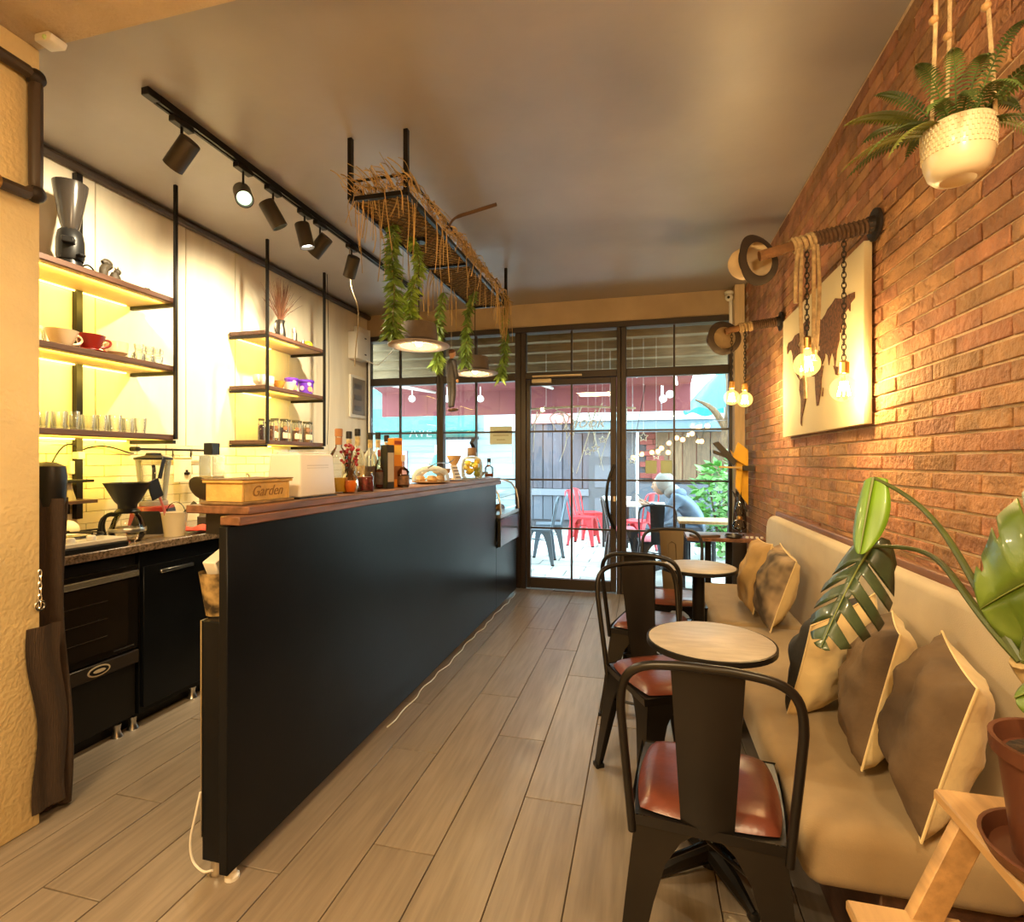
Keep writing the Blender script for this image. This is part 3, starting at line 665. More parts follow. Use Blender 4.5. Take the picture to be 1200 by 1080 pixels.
def frond(root, p0, a, length, rise, droop, w, m):
    d = Vector((math.cos(a), math.sin(a), 0)); sd = Vector((-math.sin(a), math.cos(a), 0)); mb = MB(); pts = []
    n = 26
    for i in range(n + 1):
        t = i / n; pts.append(Vector(p0) + d * (length * t * (1 - .12 * t)) + Vector((0, 0, rise * t * 2.0 * (1 - t * .5) * 1.0 - droop * t * t)))
    mb.tube(pts, [.0022 * (1 - .8 * i / n) for i in range(n + 1)], 4)
    for i in range(2, n):
        t = i / n; ww = w * math.sin(math.pi * min(1, t * .93 + .10)) ** .7 * 1.15; q = pts[i]; tg = (pts[i + 1] - pts[i]).normalized()
        for s in (-1, 1):
            e = q + sd * s * ww + tg * ww * .25 + Vector((0, 0, -ww * .25)); hw = tg * (length / n * .42)
            mb.add([q - hw, q.lerp(e, .5) - hw * 1.05 + Vector((0, 0, .003)), e, q.lerp(e, .5) + hw * 1.05 + Vector((0, 0, .003)), q + hw], [(0, 1, 2, 3, 4)])
    mb.build('frond', m, root, smooth=0, fixn=False)
rf = random.Random(3)
for (deg, ln, ri, dr, w) in [(178, .24, .05, .10, .026), (190, .26, .09, .06, .027), (170, .20, .10, .02, .024), (205, .19, .05, .13, .022), (225, .15, .09, .10, .022), (255, .14, .10, .12, .02), (285, .15, .11, .12, .022), (310, .19, .12, .06, .024), (330, .25, .11, .04, .027), (350, .24, .14, .06, .026), (20, .19, .14, .08, .024), (60, .17, .14, .08, .022), (100, .18, .12, .08, .022), (140, .20, .13, .06, .024), (240, .11, .16, .03, .02), (300, .12, .18, .02, .02), (345, .30, .05, .16, .02), (320, .22, .03, .16, .02), (184, .17, .13, .02, .024), (197, .22, .06, .12, .024), (160, .22, .06, .10, .024), (215, .14, .15, .03, .022), (270, .10, .15, .05, .022)]:
    a = R(deg); x_lim = .19
    dx = math.cos(a) * ln
    if dx > .15: ln = .15 / math.cos(a)
    frond(hp, (.025 * math.cos(a), .025 * math.sin(a), .105), a, ln, ri, dr, w, fernl if deg in (178, 190, 205, 345) else fern)

# ================================================================ PLANT STAND, POT, MONSTERA
ps = thing('plant_stand', 'pale wooden stepped plant stand in the lower right corner', 'stand', (.62, .72, 0))
MB().bb(-.165, .165, -.42, .28, .752, .770).build('shelf', pine, ps, bevel=.003)
MB().bb(-.30, -.14, -.42, .255, .565, .583).build('shelf', pine, ps, bevel=.003)
MB().bb(-.14, .165, -.42, .255, .30, .318).build('shelf', pine, ps, bevel=.003)
for y in (.235, -.39):
    for (xa, xb) in ((-.125, -.43), (.12, .235)):
        mb = MB(); mb.prism([(xa - .022, y, .750), (xa + .022, y, .750), (xb + .022, y, .0), (xb - .022, y, .0)], (0, .022, 0)); mb.build('leg', pine, ps, bevel=.002)
    MB().bb(-.19, .14, y + .0225, y + .036, .535, .562).build('rail', pine, ps, bevel=.002)
mo = thing('monstera_plant', 'tall split-leaf plant in a red-brown plastic pot', 'potted plant', (.535, .83, .770))
terra = mat('terracotta_plastic', (.095, .032, .016), .42, var=.1)
MB().lathe([(.001, 0), (.075, 0), (.086, .006), (.096, .026), (.091, .026), (.083, .009), (.001, .007)], 36).build('saucer', terra, mo)
MB().lathe([(.001, .008), (.060, .008), (.076, .142), (.084, .143), (.085, .162), (.079, .162), (.072, .14), (.001, .135)], 36).build('pot', terra, mo)
MB().lathe([(.073, .139), (.03, .146), (.001, .147)], 20).build('soil', soilm, mo)
stemm = mat('stem_green', (.055, .075, .016), .5, var=.3, vscale=10)
def monstera_leaf(root, base, tip, nrm, W, slits, m, droop=.03, name='leaf', fold=.15, cutw=.30, cutk=.3):
    base, tip = Vector(base), Vector(tip); ax = (tip - base); Ln = ax.length; ax.normalize(); nrm = Vector(nrm); nrm = (nrm - ax * nrm.dot(ax)).normalized(); sd = ax.cross(nrm)
    N = 72; rows = []
    mb = MB(); 
    for s in (-1, 1):
        col = []
        for i in range(N + 1):
            t = (-0.14 if slits else -.02) + (1.14 if slits else 1.02) * i / N
            full = W * (max(0, math.sin(math.pi * min(1, max(0, (t + .16) / 1.16)) ** .80)) ** .62)
            if slits:
                ph = (t * slits + (.15 if s > 0 else .45)) % 1.0
                cut = 1.0 if ph > cutw or t < .16 or t > .95 else cutk
                if t >= .16: full *= cut
            row = []
            for j in range(5):
                r_ = j / 4; off = full * r_; tt = t + r_ * .12 * (full / max(W, 1e-4)) + (-.06 * r_ if t < 0 else 0)
                if t < 0 and j == 0: tt = 0.0
                p = base + ax * (Ln * tt) + sd * (s * off) + nrm * (-droop * (r_ * full / W) ** 2 * 1.2 - fold * off * .3 + (.004 if slits else 0) * math.sin(t * 20 + r_ * 2) * r_) + Vector((0, 0, -droop * max(0, tt) ** 2))
                row.append(p)
            col.append(row)
        vs = [p for r2 in col for p in r2]; fs = []
        for i in range(N):
            for j in range(4):
                a = i * 5 + j; fs.append((a, a + 5, a + 6, a + 1))
        mb.add(vs, fs)
    o = mb.build(name, m, root, smooth=70, fixn=False)
    md = o.modifiers.new('thick', 'SOLIDIFY'); md.thickness = .0012
    MB().tube([base + ax * (Ln * t) + nrm * .002 + Vector((0, 0, -droop * t * t)) for t in [i / 10 for i in range(11)]], [.003 * (1 - .08 * i) for i in range(11)], 5).build('midrib', mat('midrib', (.16, .20, .05), .5), o)
    return o
lf1 = mat('leaf_bright', (.13, .27, .012), .38, var=.2, vscale=10, coat=.2)
lf2 = mat('leaf_dark', (.040, .068, .032), .40, var=.3, vscale=14, coat=.3)
lf3 = mat('leaf_mid', (.095, .155, .018), .36, var=.25, vscale=12, coat=.2)
def loc_(p): return tuple(Vector(p) - Vector(mo.location))
b0 = Vector((.0, .0, .14))
crown = Vector(loc_(on_y(1197, 775, .90)))
MB().tube(smoothpts([b0, (.005, .02, .18), crown + Vector((.01, 0, -.02)), crown], 4), [.014] * 13, 9).build('stem', mat('root_stem', (.28, .20, .09), .7, var=.3, vscale=30, bump=.5), mo)
pA = Vector(loc_(on_y(1024, 560, 1.28))); pB = Vector(loc_(on_y(1022, 640, 1.30)))
MB().tube(bez(crown, crown + Vector((-.03, .10, .12)), pA + Vector((.10, -.08, -.06)), pA, 16), [.0065 - .00016 * i for i in range(17)], 8).build('stem', stemm, mo)
MB().tube(bez(crown, crown + Vector((-.05, .12, .10)), pB + Vector((.12, -.08, .02)), pB, 16), [.0065 - .00016 * i for i in range(17)], 8).build('stem', stemm, mo)
monstera_leaf(mo, pA, loc_(on_y(1008, 642, 1.22)), (-.75, -.6, .25), .034, 0, lf1, .012, fold=.25)
monstera_leaf(mo, pB, loc_(on_y(962, 728, 1.20)), (-.45, -.72, .5), .066, 5.2, lf2, .055, fold=.3, cutw=.42, cutk=.16)
pC = Vector(loc_(on_y(1310, 640, .80)))
MB().tube(bez(crown, crown + Vector((.03, .02, .12)), pC + Vector((0, .02, -.08)), pC, 12), .005, 8).build('stem', stemm, mo)
monstera_leaf(mo, pC, loc_(on_y(1150, 690, .95)), (-.25, -.80, .40), .13, 4.6, lf3, .03, cutw=.16, cutk=.72)
pD = Vector(loc_(on_y(1300, 790, .74)))
MB().tube(bez(crown, crown + Vector((.04, -.02, .05)), pD + Vector((0, .04, .03)), pD, 12), .005, 8).build('stem', stemm, mo)
monstera_leaf(mo, pD, loc_(on_y(1190, 800, .80)), (-.3, -.5, .8), .05, 0, lf3, .02)

# ================================================================ WINDOW TABLE AND WHAT STANDS ON IT
wt = thing('window_table', 'narrow wooden wall table with black legs by the window', 'table', (.58, 4.30, 0))
MB().bb(-.27, .295, -.16, .20, .705, .732).build('tabletop', wood, wt, bevel=.003)
for x in (-.10, .05): MB().bb(x - .022, x + .022, .04, .084, .012, .704).build('leg', black, wt, bevel=.003)
MB().bb(-.20, .15, -.01, .134, 0, .012).build('base_plate', black, wt, bevel=.003)
lb = thing('oil_lamp', 'clear glass oil lamp standing on the window table', 'lamp', (.705, 4.34, .732))
MB().lathe([(.001, .002), (.035, .002), (.037, .008), (.012, .018), (.012, .03), (.048, .055), (.052, .08), (.035, .115), (.018, .122)], 20).build('font', cglass, lb)
MB().lathe([(.02, .122), (.022, .14), (.017, .148), (.012, .148)], 14).build('burner', brass, lb)
MB().lathe([(.022, .145), (.034, .18), (.03, .22), (.016, .26), (.015, .33)], 18).build('chimney', cglass, lb)
o = MB().lathe([(.001, .002), (.05, .0), (.062, .012), (.058, .026), (.05, .014), (.001, .008)], 24).build('ashtray', mat('black_bowl', (.02, .016, .014), .3), None, (.64, 4.19, .732)); o['label'] = 'small black bowl beside the oil lamp on window table'; o['category'] = 'bowl'
mb = MB(); mb.bb(-.10, .10, -.05, .05, 0, .018); bk = mb.build('book', mat('book_cover', (.09, .055, .035), .6), None, (.44, 4.20, .732), R(20), bevel=.003); bk['label'] = 'dark brown closed book lying on the window table'; bk['category'] = 'book'
for k in range(4):
    o = MB().lathe([(.001, 0), (.011, 0), (.011, .012), (.001, .012)], 12).build('tea_light', white, None, (.735 + k * .034, 4.20 + .01 * (k % 2), .732)); o['label'] = '%s of four tiny white candles in a row on window table' % ['first', 'second', 'third', 'last'][k]; o['group'] = 'tea lights on the window table'; o['category'] = 'candle'
# yellow board sculpture in the corner
yel = mat('yellow_board', (.78, .43, .02), .5, var=.12, vscale=10); ybk = mat('board_black', (.03, .024, .02), .6)
sc = thing('wooden_bird', 'yellow and black board sculpture hung at the window corner', 'wall decoration', (.74, 4.75, 1.3))
def board(pts, th=.03, m=yel, n='board', yy=4.75):
    P = [on_y(px, py, yy) for px, py in pts]; L(MB().prism(P, (0, th, 0)), n, m, sc, bevel=.002)
board([(865, 518), (877, 527), (877, 547), (858, 536)])
board([(856, 527), (877, 550), (877, 592), (864, 574), (863, 547)], yy=4.79)
board([(863, 547), (870, 553), (868, 580), (862, 570)], .05, yel, 'board', 4.72)
board([(835, 519), (842, 517), (864, 540), (860, 546)], .04, ybk, 'dark_board', 4.74)
board([(836, 527), (850, 532), (850, 536), (836, 531)], .04, ybk, 'dark_board', 4.70)
board([(843, 546), (870, 547), (870, 549), (843, 548)], .05, mat('peg', (.60, .40, .15), .6), 'perch', 4.68)
board([(858, 574), (876, 596), (876, 600), (861, 582)], .04, ybk, 'dark_board', 4.76)
L(MB().bb(.80, XR - .02, 4.70, 4.84, 1.22, 1.26), 'wall_bracket', ybk, sc)
cu = MB(); 
fur = thing('folded_parasol', 'dark furled parasol leaning behind the window table', 'parasol', (.80, 4.92, 0))
MB().lathe([(.05, .02), (.062, .4), (.055, .8), (.03, 1.05), (.012, 1.12)], 12, sx=1).build('furled_cloth', mat('brown_cloth', (.040, .026, .018), .9, bump=.4, bscale=20), fur)
MB().cyl((0, 0, 0), (0, 0, 1.18), .010).build('pole', pine, fur)
# security camera
sec = thing('security_camera', 'small white dome security camera on the corner conduit', 'camera', (.755, 5.20, 2.80))
MB().lathe([(.038, .03), (.04, .05), (.03, .06), (.001, .06)], 18, cap0=True).build('mount', white, sec)
MB().ball((0, -.01, .0), .036, 16, 10).build('dome', white, sec)
MB().ball((-.008, -.036, -.006), .014, 12, 8).build('lens', blackp, sec)
# ================================================================ SHELF RACKS
ledm = glow('led_yellow', (1.0, .70, .12), 9)
shelfw = mat('shelf_wood', (.10, .045, .026), .5, var=.3, vscale=6, stretch=(8, .8, 8))
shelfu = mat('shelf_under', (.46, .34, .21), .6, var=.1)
def rack(name, label, ya, yb, zs, posts, backs, leds):
    t = thing(name, label, 'shelf', (-2.8, (ya + yb) / 2, 1.45))
    for i, z in enumerate(zs):
        mb = MB(); mb.bb(-2.958, -2.648, ya, yb, z - .028, z); L(mb, 'shelf', shelfw, t, bevel=.002)
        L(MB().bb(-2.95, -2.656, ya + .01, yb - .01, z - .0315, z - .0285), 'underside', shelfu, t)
        for y in (ya + .012, yb - .012) if name != 'first_shelf_rack' else (yb - .012,):
            L(MB().bb(-2.958, -2.645, y - .010, y + .010, z - .052, z - .032), 'bracket', black, t)
        if i in leds:
            ye = yb - (.05 if name == 'first_shelf_rack' else .28)
            L(MB().bb(-2.956, -2.950, ya + .03, ye, z - .038, z - .032), 'led_strip', ledm, t)
            lamp('led_light', 'AREA', (-2.69, (ya + ye) / 2, z - .045), 4.6 * (ye - ya), (1.0, .70, .10), ye - ya, Vector((-2.97, (ya + ye) / 2, z - .14)), sy=.015)
    for (x, y, z0, z1) in posts: L(MB().bb(x - .0085, x + .0085, y - .0085, y + .0085, z0, z1), 'post', black, t)
    for (x, y) in backs: L(MB().bb(x - .016, x + .016, y - .016, y + .016, .99, ZC - .06), 'wall_post', black, t)
    return t
zs = (2.245, 1.850, 1.452)
rack('first_shelf_rack', 'three-tier hanging shelf rack with cups, nearer the pier', 1.50, 2.515, zs, [(-2.638, 2.505, 1.425, ZC - .001)], [(-2.952, 2.19)], (0, 1, 2))
rack('second_shelf_rack', 'three-tier hanging shelf rack with jars, further along the wall', 3.265, 3.985, zs, [(-2.638, 3.275, 1.425, ZC - .001), (-2.638, 3.975, 1.425, ZC - .001)], [], (0, 1, 2))
# --- on the first rack
cupm = mat('cup_cream', (.66, .52, .33), .35, coat=.3); redm = mat('cup_red', (.26, .016, .010), .3, coat=.3)
grm = mat('figurine_bronze', (.05, .036, .02), .6, var=.4, vscale=30, bump=.4)
def lab(o, l, c, g=None):
    o['label'] = l; o['category'] = c
    if g: o['group'] = g
    return o
z0, z1, z2 = zs
gr = thing('coffee_grinder', 'tall black coffee grinder with flared hopper on top shelf', 'coffee grinder', (-2.77, 2.02, z0))
MB().lathe([(.075, 0), (.08, .012), (.05, .022), (.046, .05)], 20, cap0=True).build('base', blackp, gr)
MB().lathe([(.052, .05), (.058, .07), (.058, .145), (.05, .19), (.035, .205)], 20).build('body', blackp, gr)
MB().lathe([(.034, .205), (.040, .225), (.070, .40), (.073, .43), (.066, .43), (.001, .40)], 22).build('hopper', mat('smoked_plastic', (.03, .024, .02), .2), gr)
MB().box((.05, -.045, .13), (.05, .05, .03), .8).build('dosing_lever', blackp, gr, bevel=.004)
MB().box((.07, 0, .07), (.03, .03, .012)).build('portafilter_fork', blackp, gr, bevel=.003)
MB().tube(bez((-.02, .05, .02), (0, .10, .12), (.02, .12, .0), (.03, .10, .004), 10), .004, 6).build('power_cord', blackp, gr)
sq = thing('squirrel_figurine', 'bronze squirrel figurine with curled tail on top shelf', 'figurine', (-2.79, 2.245, z0))
MB().lathe([(.018, 0), (.03, .02), (.028, .05), (.016, .075), (.001, .08)], 14, (0, .02, 0)).ball((0, .035, .085), .017, 12, 8).tube([(0, .03, .03), (0, .06, .035), (0, .065, .05)], .006, 6).build('body', grm, sq)
MB().tube(smoothpts([(0, .0, .01), (0, -.035, .03), (0, -.04, .075), (0, -.015, .105), (0, -.03, .118), (0, -.048, .108)], 4), [.010 + .012 * math.sin(math.pi * i / 20) for i in range(21)], 9).build('tail', grm, sq)
for s in (-1, 1): MB().cyl((s * .008, .032, .095), (s * .010, .028, .112), .005, .001, 6).build('ear', grm, sq)
lab(MB().lathe([(.02, 0), (.024, .012), (.02, .035), (.013, .05), (.001, .055)], 14).ball((0, .015, .045), .012, 8, 6).build('small_figurine', grm, None, (-2.79, 2.45, z0)), 'tiny dark figurine near the far end of the top shelf', 'figurine')
def cup(name, label, loc, m, r, h, wide, handle=True, saucer=False, rot=0, group=None, cat='cup'):
    t = thing(name, label, cat, loc, rot, group)
    zb = .012 if saucer else 0
    if saucer: MB().lathe([(.001, .002), (.03, 0), (.07, .012), (.069, .015), (.03, .005), (.001, .005)], 24).build('saucer', m, t)
    MB().lathe([(.001, zb + .002), (r * .45, zb), (r * .5, zb + .006), (r * (.68 if wide else .95), zb + h * .35), (r * (.85 if wide else .98), zb + h * .7), (r, zb + h), (r * .95, zb + h), (r * .8, zb + h * .6), (r * .45, zb + .012), (.001, zb + .010)], 26).build('bowl', m, t)
    if handle: MB().tube(bez((r * .80, 0, zb + h * .82), (r * 1.5, 0, zb + h * .95), (r * 1.45, 0, zb + h * .25), (r * .55, 0, zb + h * .30), 10), .006, 7).build('handle', m, t)
    return t
cup('coffee_cup', 'cream flared coffee cup left of the red one', (-2.75, 1.965, z1), cupm, .068, .085, True, rot=R(80))
cup('coffee_cup', 'red flared coffee cup on a red saucer', (-2.75, 2.10, z1), redm, .068, .080, True, saucer=True, rot=R(60))
cup('coffee_cup', 'pale beige mug right of the red cup', (-2.75, 2.24, z1), cupm, .055, .085, False, rot=R(-95))
tglass = cupglass('tumbler_glass', (.98, .99, .975), .8)
ORD = ['first', 'second', 'third', 'fourth', 'fifth', 'sixth', 'seventh', 'eighth', 'ninth', 'tenth']
def tumbler(loc, label, r, h, group, handle=False):
    t = thing('glass_cup' if handle else 'drinking_glass', label, 'glass', loc, rnd.uniform(0, 6), group)
    MB().lathe([(.001, .001), (r * .78, 0), (r * .80, .006), (r * .93, h * .5), (r, h), (r * .955, h), (r * .88, h * .5), (r * .74, .012), (.001, .012)], 18).build('glass_body', tglass, t)
    if handle: MB().tube(bez((r * .95, 0, h * .85), (r * 1.6, 0, h * .9), (r * 1.6, 0, h * .2), (r * .85, 0, h * .25), 8), .004, 6).build('handle', tglass, t)
    return t
k = 0
for y in (2.345, 2.405, 2.465):
    for x in (-2.72, -2.79): tumbler((x, y, z1), '%s small glass cup from the pale mug, %s row, middle near shelf' % (ORD[int((y - 2.34) / .058)], 'front' if x > -2.75 else 'back'), .026, .05, 'glass cups on the middle shelf', True)
for y in (2.345, 2.41, 2.455): tumbler((-2.72, y, z1 + .0515), '%s upper glass cup of the stacked ones, counted from the pale mug' % ORD[int((y - 2.34) / .056)], .024, .045, 'stacked glass cups on the middle shelf', True)
for i, y in enumerate((1.86, 1.93, 2.00, 2.07, 2.14, 2.21, 2.285, 2.355)):
    for x in (-2.73, -2.81): tumbler((x, y + .008 * (i % 2), z2), '%s clear tumbler from the pier, %s row, lowest near shelf' % (ORD[i], 'front' if x > -2.75 else 'back'), .030, .080 + .006 * (i % 3), 'tumblers on the lowest near shelf')
lab(MB().lathe([(.001, 0), (.032, 0), (.034, .04), (.02, .12), (.012, .16), (.013, .20), (.010, .20), (.001, .19)], 18).build('glass_carafe', tglass, None, (-2.88, 1.90, z2)), 'slender clear carafe behind the tumblers beside the pier', 'carafe')
lab(MB().lathe([(.001, 0), (.05, 0), (.055, .03), (.05, .10), (.044, .10), (.001, .09)], 20).build('glass_bowl', tglass, None, (-2.86, 1.91, z1)), 'clear glass bowl behind the cream flared cup', 'bowl')
# --- on the second rack
vs = thing('metal_jug_vase', 'dark metal jug holding dried reddish grass on top shelf', 'vase', (-2.78, 3.60, z0))
jugm = mat('pewter', (.10, .09, .08), .32, .85)
MB().lathe([(.001, .001), (.034, 0), (.042, .04), (.036, .09), (.026, .13), (.036, .16), (.032, .16), (.022, .13), (.001, .12)], 20).build('jug', jugm, vs)
MB().tube(bez((-.0, -.034, .15), (0, -.08, .15), (0, -.075, .05), (0, -.04, .05), 8), .005, 6).build('handle', jugm, vs)
rg = random.Random(5); mb = MB()
for i in range(150):
    a = rg.uniform(0, 6.28); sp = rg.uniform(.02, .24) * rg.random() ** .4; h = rg.uniform(.20, .37)
    p = Vector((.012 * math.cos(a), .012 * math.sin(a), .12)); q = Vector((sp * math.cos(a) * .6, sp * math.sin(a) * 1.15, .14 + h - sp * .45))
    mb.tube(bez(p, p + Vector((0, 0, .10)), p.lerp(q, .7) + Vector((0, 0, .02)), q, 4), [.0018, .0018, .0017, .0015, .0007], 3)
mb.build('dried_grass', mat('dried_grass', (.20, .055, .045), .9, isl=.5, col2=(.34, .20, .10), vscale=10), vs, kind='stuff', smooth=0)
lab(MB().lathe([(.024, 0), (.025, .01), (.025, .10), (.018, .108), (.018, .135), (.001, .137)], 18, cap0=True).build('cocktail_shaker', steel, None, (-2.78, 3.765, z0)), 'small steel shaker right of the dried grass jug', 'shaker')
lab(MB().lathe([(.018, 0), (.018, .055), (.016, .055), (.015, .004)], 16, cap0=True).build('steel_beaker', steel, None, (-2.76, 3.852, z0)), 'tiny steel beaker between shaker and yellow knob', 'beaker')
lab(MB().ball((0, 0, .034), .036, 14, 9, (1, 1.2, .95)).build('lemon', mat('lemon', (.80, .55, .02), .45, bump=.2), None, (-2.76, 3.925, z0)), 'yellow lemon at the far end of the top shelf', 'fruit')
for i, y in enumerate((3.33, 3.42)): cup('white_mug', ['white mug with faint heart, leftmost on the middle far shelf', 'white mug touching the front post on the middle far shelf'][i], (-2.75, y, z1), mat('mug_white', (.80, .74, .62), .35), .045, .085, False, rot=R(90 if i else -60))
cup('orange_bowl', 'orange patterned bowl beside the striped one', (-2.74, 3.53, z1), mat('orange_glaze', (.62, .26, .04), .35, var=.3, vscale=30), .05, .065, True, handle=False, cat='bowl')
cup('striped_bowl', 'white bowl between the orange bowl and purple tub', (-2.73, 3.64, z1), mat('mug_white', (0, 0, 0)), .052, .07, True, handle=False, cat='bowl')
purp = mat('purple_plastic', (.11, .025, .42), .35); pink = mat('pink_print', (.80, .38, .55), .5); orp = mat('orange_print', (.80, .32, .15), .5)
for i, (y, x, r) in enumerate(((3.735, -2.78, .052), (3.86, -2.735, .062))):
    t = thing('plastic_tub', ['smaller purple lidded tub behind, on the middle far shelf', 'larger purple lidded tub at the end of the middle far shelf'][i], 'tub', (x, y, z1))
    MB().lathe([(.001, .001), (r * .85, 0), (r * .98, .105)], 26).build('tub', purp, t)
    MB().lathe([(r * 1.0, .100), (r * 1.06, .102), (r * 1.06, .117), (r * .95, .122), (.001, .122)], 26).build('lid', purp, t)
    for (a, z, rr, m_) in ((-.35, .045, .022, orp), (-.5, .085, .016, pink), (-1.5, .05, .02, pink), (.15, .03, .012, pink)):
        n = Vector((math.cos(a), math.sin(a), 0)); c = n * (r * (.85 + .13 * z / .105) + .0005) + Vector((0, 0, z)); s_ = Vector((-math.sin(a), math.cos(a), 0))
        MB().prism([c + s_ * (rr * math.cos(q)) + Vector((0, 0, rr * math.sin(q))) for q in [i2 * math.pi / 7 for i2 in range(14)]], n * .001).build('printed_spot', m_, t)
jarlid = mat('jar_lid', (.10, .09, .05), .4, .4)
spice = [mat('spice_%d' % i, c, .9, var=.4, vscale=60) for i, c in enumerate([(.30, .15, .05), (.06, .02, .03), (.35, .25, .10), (.22, .07, .03), (.40, .30, .16)])]
def jar(loc, r, h, fill, m, label, group, paper=True, ring=False):
    t = thing('storage_jar', label, 'jar', loc, R(-35), group)
    MB().lathe([(.001, .001), (r, 0), (r, h * .86), (r * .86, h * .92), (r * .86, h)], 18).build('glass_body', tglass, t)
    MB().lathe([(.001, .004), (r * .93, .004), (r * .93, h * fill), (.001, h * fill + .004)], 16).build('contents', m, t)
    MB().lathe([(r * .92, h * .97), (r * .94, h * 1.06), (.001, h * 1.07)], 18).build('lid', jarlid, t)
    if ring: MB().prism([(r * 1.0, r * .5 * math.cos(q), h * .62 + r * .5 * math.sin(q)) for q in [i * math.pi / 6 for i in range(12)]], (.0015, 0, 0)).build('paper_seal', mat('seal_brown', (.28, .13, .06), .7), t)
    if paper: MB().box((r * 1.0, 0, h * .28), (.002, r * 1.1, h * .26)).build('paper_tag', mat('tag_paper', (.70, .58, .38), .8), t)
for i, y in enumerate((3.325, 3.375, 3.43)):
    jar((-2.73, y, z2), .024, .15 - .02 * (i % 2), .75, spice[(i + 1) % 5], ['first slim spice jar at the near end of the lowest far shelf', 'second slim spice jar, dark filled, on the lowest far shelf', 'third slim spice jar just left of the labelled jars'][i], None, False)
for i in range(7):
    jar((-2.725 if i % 2 else -2.755, 3.50 + i * .071, z2), .033, .165, .55 + .1 * (i % 3), spice[i % 5], '%s round-sealed storage jar right of the front post, lowest far shelf' % ORD[i], 'labelled jars on the lowest far shelf', True, True)
lab(MB().tube(bez((-2.62, 3.99, 1.44), (-2.615, 4.02, 1.9), (-2.61, 4.0, 2.2), (-2.62, 3.99, 2.89), 16), .0025, 5).build('thin_cable', blackp), 'thin dark cable running up beside the far shelf post', 'cable')

# ================================================================ KITCHEN COUNTER
kc = thing('kitchen_counter', 'granite topped black kitchen counter along the left wall', 'counter', (-2.66, 2.9, 0))
granite = mat('granite', (0, 0, 0))
L(MB().bb(XL + .003, -2.345, 1.45, 4.9, .862, .90), 'worktop', granite, kc, bevel=.004)
L(MB().bb(-2.95, -2.40, 2.07, 2.70, .06, .86), 'cabinet', barblk, kc, bevel=.003)
L(MB().bb(-2.398, -2.382, 2.08, 2.69, .09, .78), 'cabinet_door', barblk, kc, bevel=.002)
L(MB().bb(-2.378, -2.362, 2.16, 2.36, .735, .752), 'door_handle', steel, kc, bevel=.002)
L(MB().bb(-2.95, -2.40, 2.705, 4.88, .06, .86), 'cabinet', barblk, kc, bevel=.003)
L(MB().bb(-2.93, -2.45, 1.46, 4.85, 0, .058), 'plinth', blackp, kc)
for y in (1.97, 2.05, 2.40): L(MB().lathe([(.026, 0), (.02, .012), (.014, .03), (.018, .058)], 14, (-2.415, y, 0)), 'foot', steel, kc)
ov = thing('oven', 'black glass-fronted oven under the hob', 'oven', (-2.68, 1.78, .06))
L(MB().bb(-2.94, -2.41, 1.50, 2.06, .06, .845), 'body', blackp, ov, bevel=.003)
L(MB().bb(-2.408, -2.385, 1.51, 2.055, .395, .80), 'door', mat('oven_glass', (.012, .010, .009), .08, coat=.5), ov, bevel=.004)
L(MB().bb(-2.3845, -2.383, 1.56, 2.0, .43, .74), 'window_glass', mat('oven_window', (.020, .015, .011), .05), ov)
L(MB().bb(-2.383, -2.372, 1.52, 2.05, .745, .775), 'door_handle', mat('bright_bar', (.8, .78, .72), .22, .8), ov, bevel=.003)
L(MB().bb(-2.408, -2.382, 1.51, 2.055, .325, .388), 'control_panel', mat('oven_panel', (.05, .04, .032), .35, .4), ov, bevel=.003)
def disc(x, y, z, ry, rz, n=20): return MB().prism([(x, y + ry * math.cos(q), z + rz * math.sin(q)) for q in [i * 2 * math.pi / n for i in range(n)]], (.0015, 0, 0))
L(disc(-2.3818, 1.86, .357, .052, .024), 'emblem', mat('emblem_cream', (.72, .62, .45), .5), ov); L(disc(-2.3802, 1.86, .357, .044, .018), 'emblem_ring', blackp, ov); L(disc(-2.3787, 1.86, .357, .028, .008), 'emblem_mark', mat('emblem_cream', (0, 0, 0)), ov)
for y in (1.60, 1.635, 1.67, 1.71): L(MB().bb(-2.3818, -2.380, y - .012, y + .012, .345, .37), 'button', mat('emblem_cream', (0, 0, 0)), ov)
L(MB().bb(-2.3826, -2.3815, 1.93, 2.03, .415, .421), 'door_badge', steel, ov)
L(MB().bb(-2.405, -2.39, 1.56, 1.72, .20, .225), 'drawer_handle', steel, ov)
for z in (.50, .58, .66): L(MB().bb(-2.3828, -2.3815, 1.60, 1.90, z, z + .003), 'rack_wire', mat('rack_grey', (.10, .085, .07), .4, .6), ov)
# hob
hb = thing('gas_hob', 'white enamel gas hob with black grates beside the pier', 'hob', (-2.66, 1.72, .90))
L(MB().bb(-2.92, -2.37, 1.48, 1.985, .925, .945), 'hob_top', mat('enamel', (.72, .66, .52), .25), hb, bevel=.003)
L(MB().bb(-2.92, -2.362, 1.478, 1.987, .901, .924), 'hob_body', blackp, hb, bevel=.003)
for (x, y) in ((-2.53, 1.60), (-2.53, 1.86), (-2.78, 1.60), (-2.78, 1.86)):
    L(MB().lathe([(.045, 0), (.05, .006), (.03, .014), (.001, .016)], 18, (x, y, .9455)), 'burner', steel, hb)
    mb = MB()
    for a in range(4):
        c, s = math.cos(a * math.pi / 2), math.sin(a * math.pi / 2); mb.tube([(x + c * .11, y + s * .11, .946), (x + c * .11, y + s * .11, .975), (x + c * .03, y + s * .03, .975)], .005, 5)
    mb.tube([(x + .11 * math.cos(q), y + .11 * math.sin(q), .962) for q in [i * math.pi / 8 for i in range(16)]], .004, 5, closed=True)
    L(mb, 'grate', black, hb)
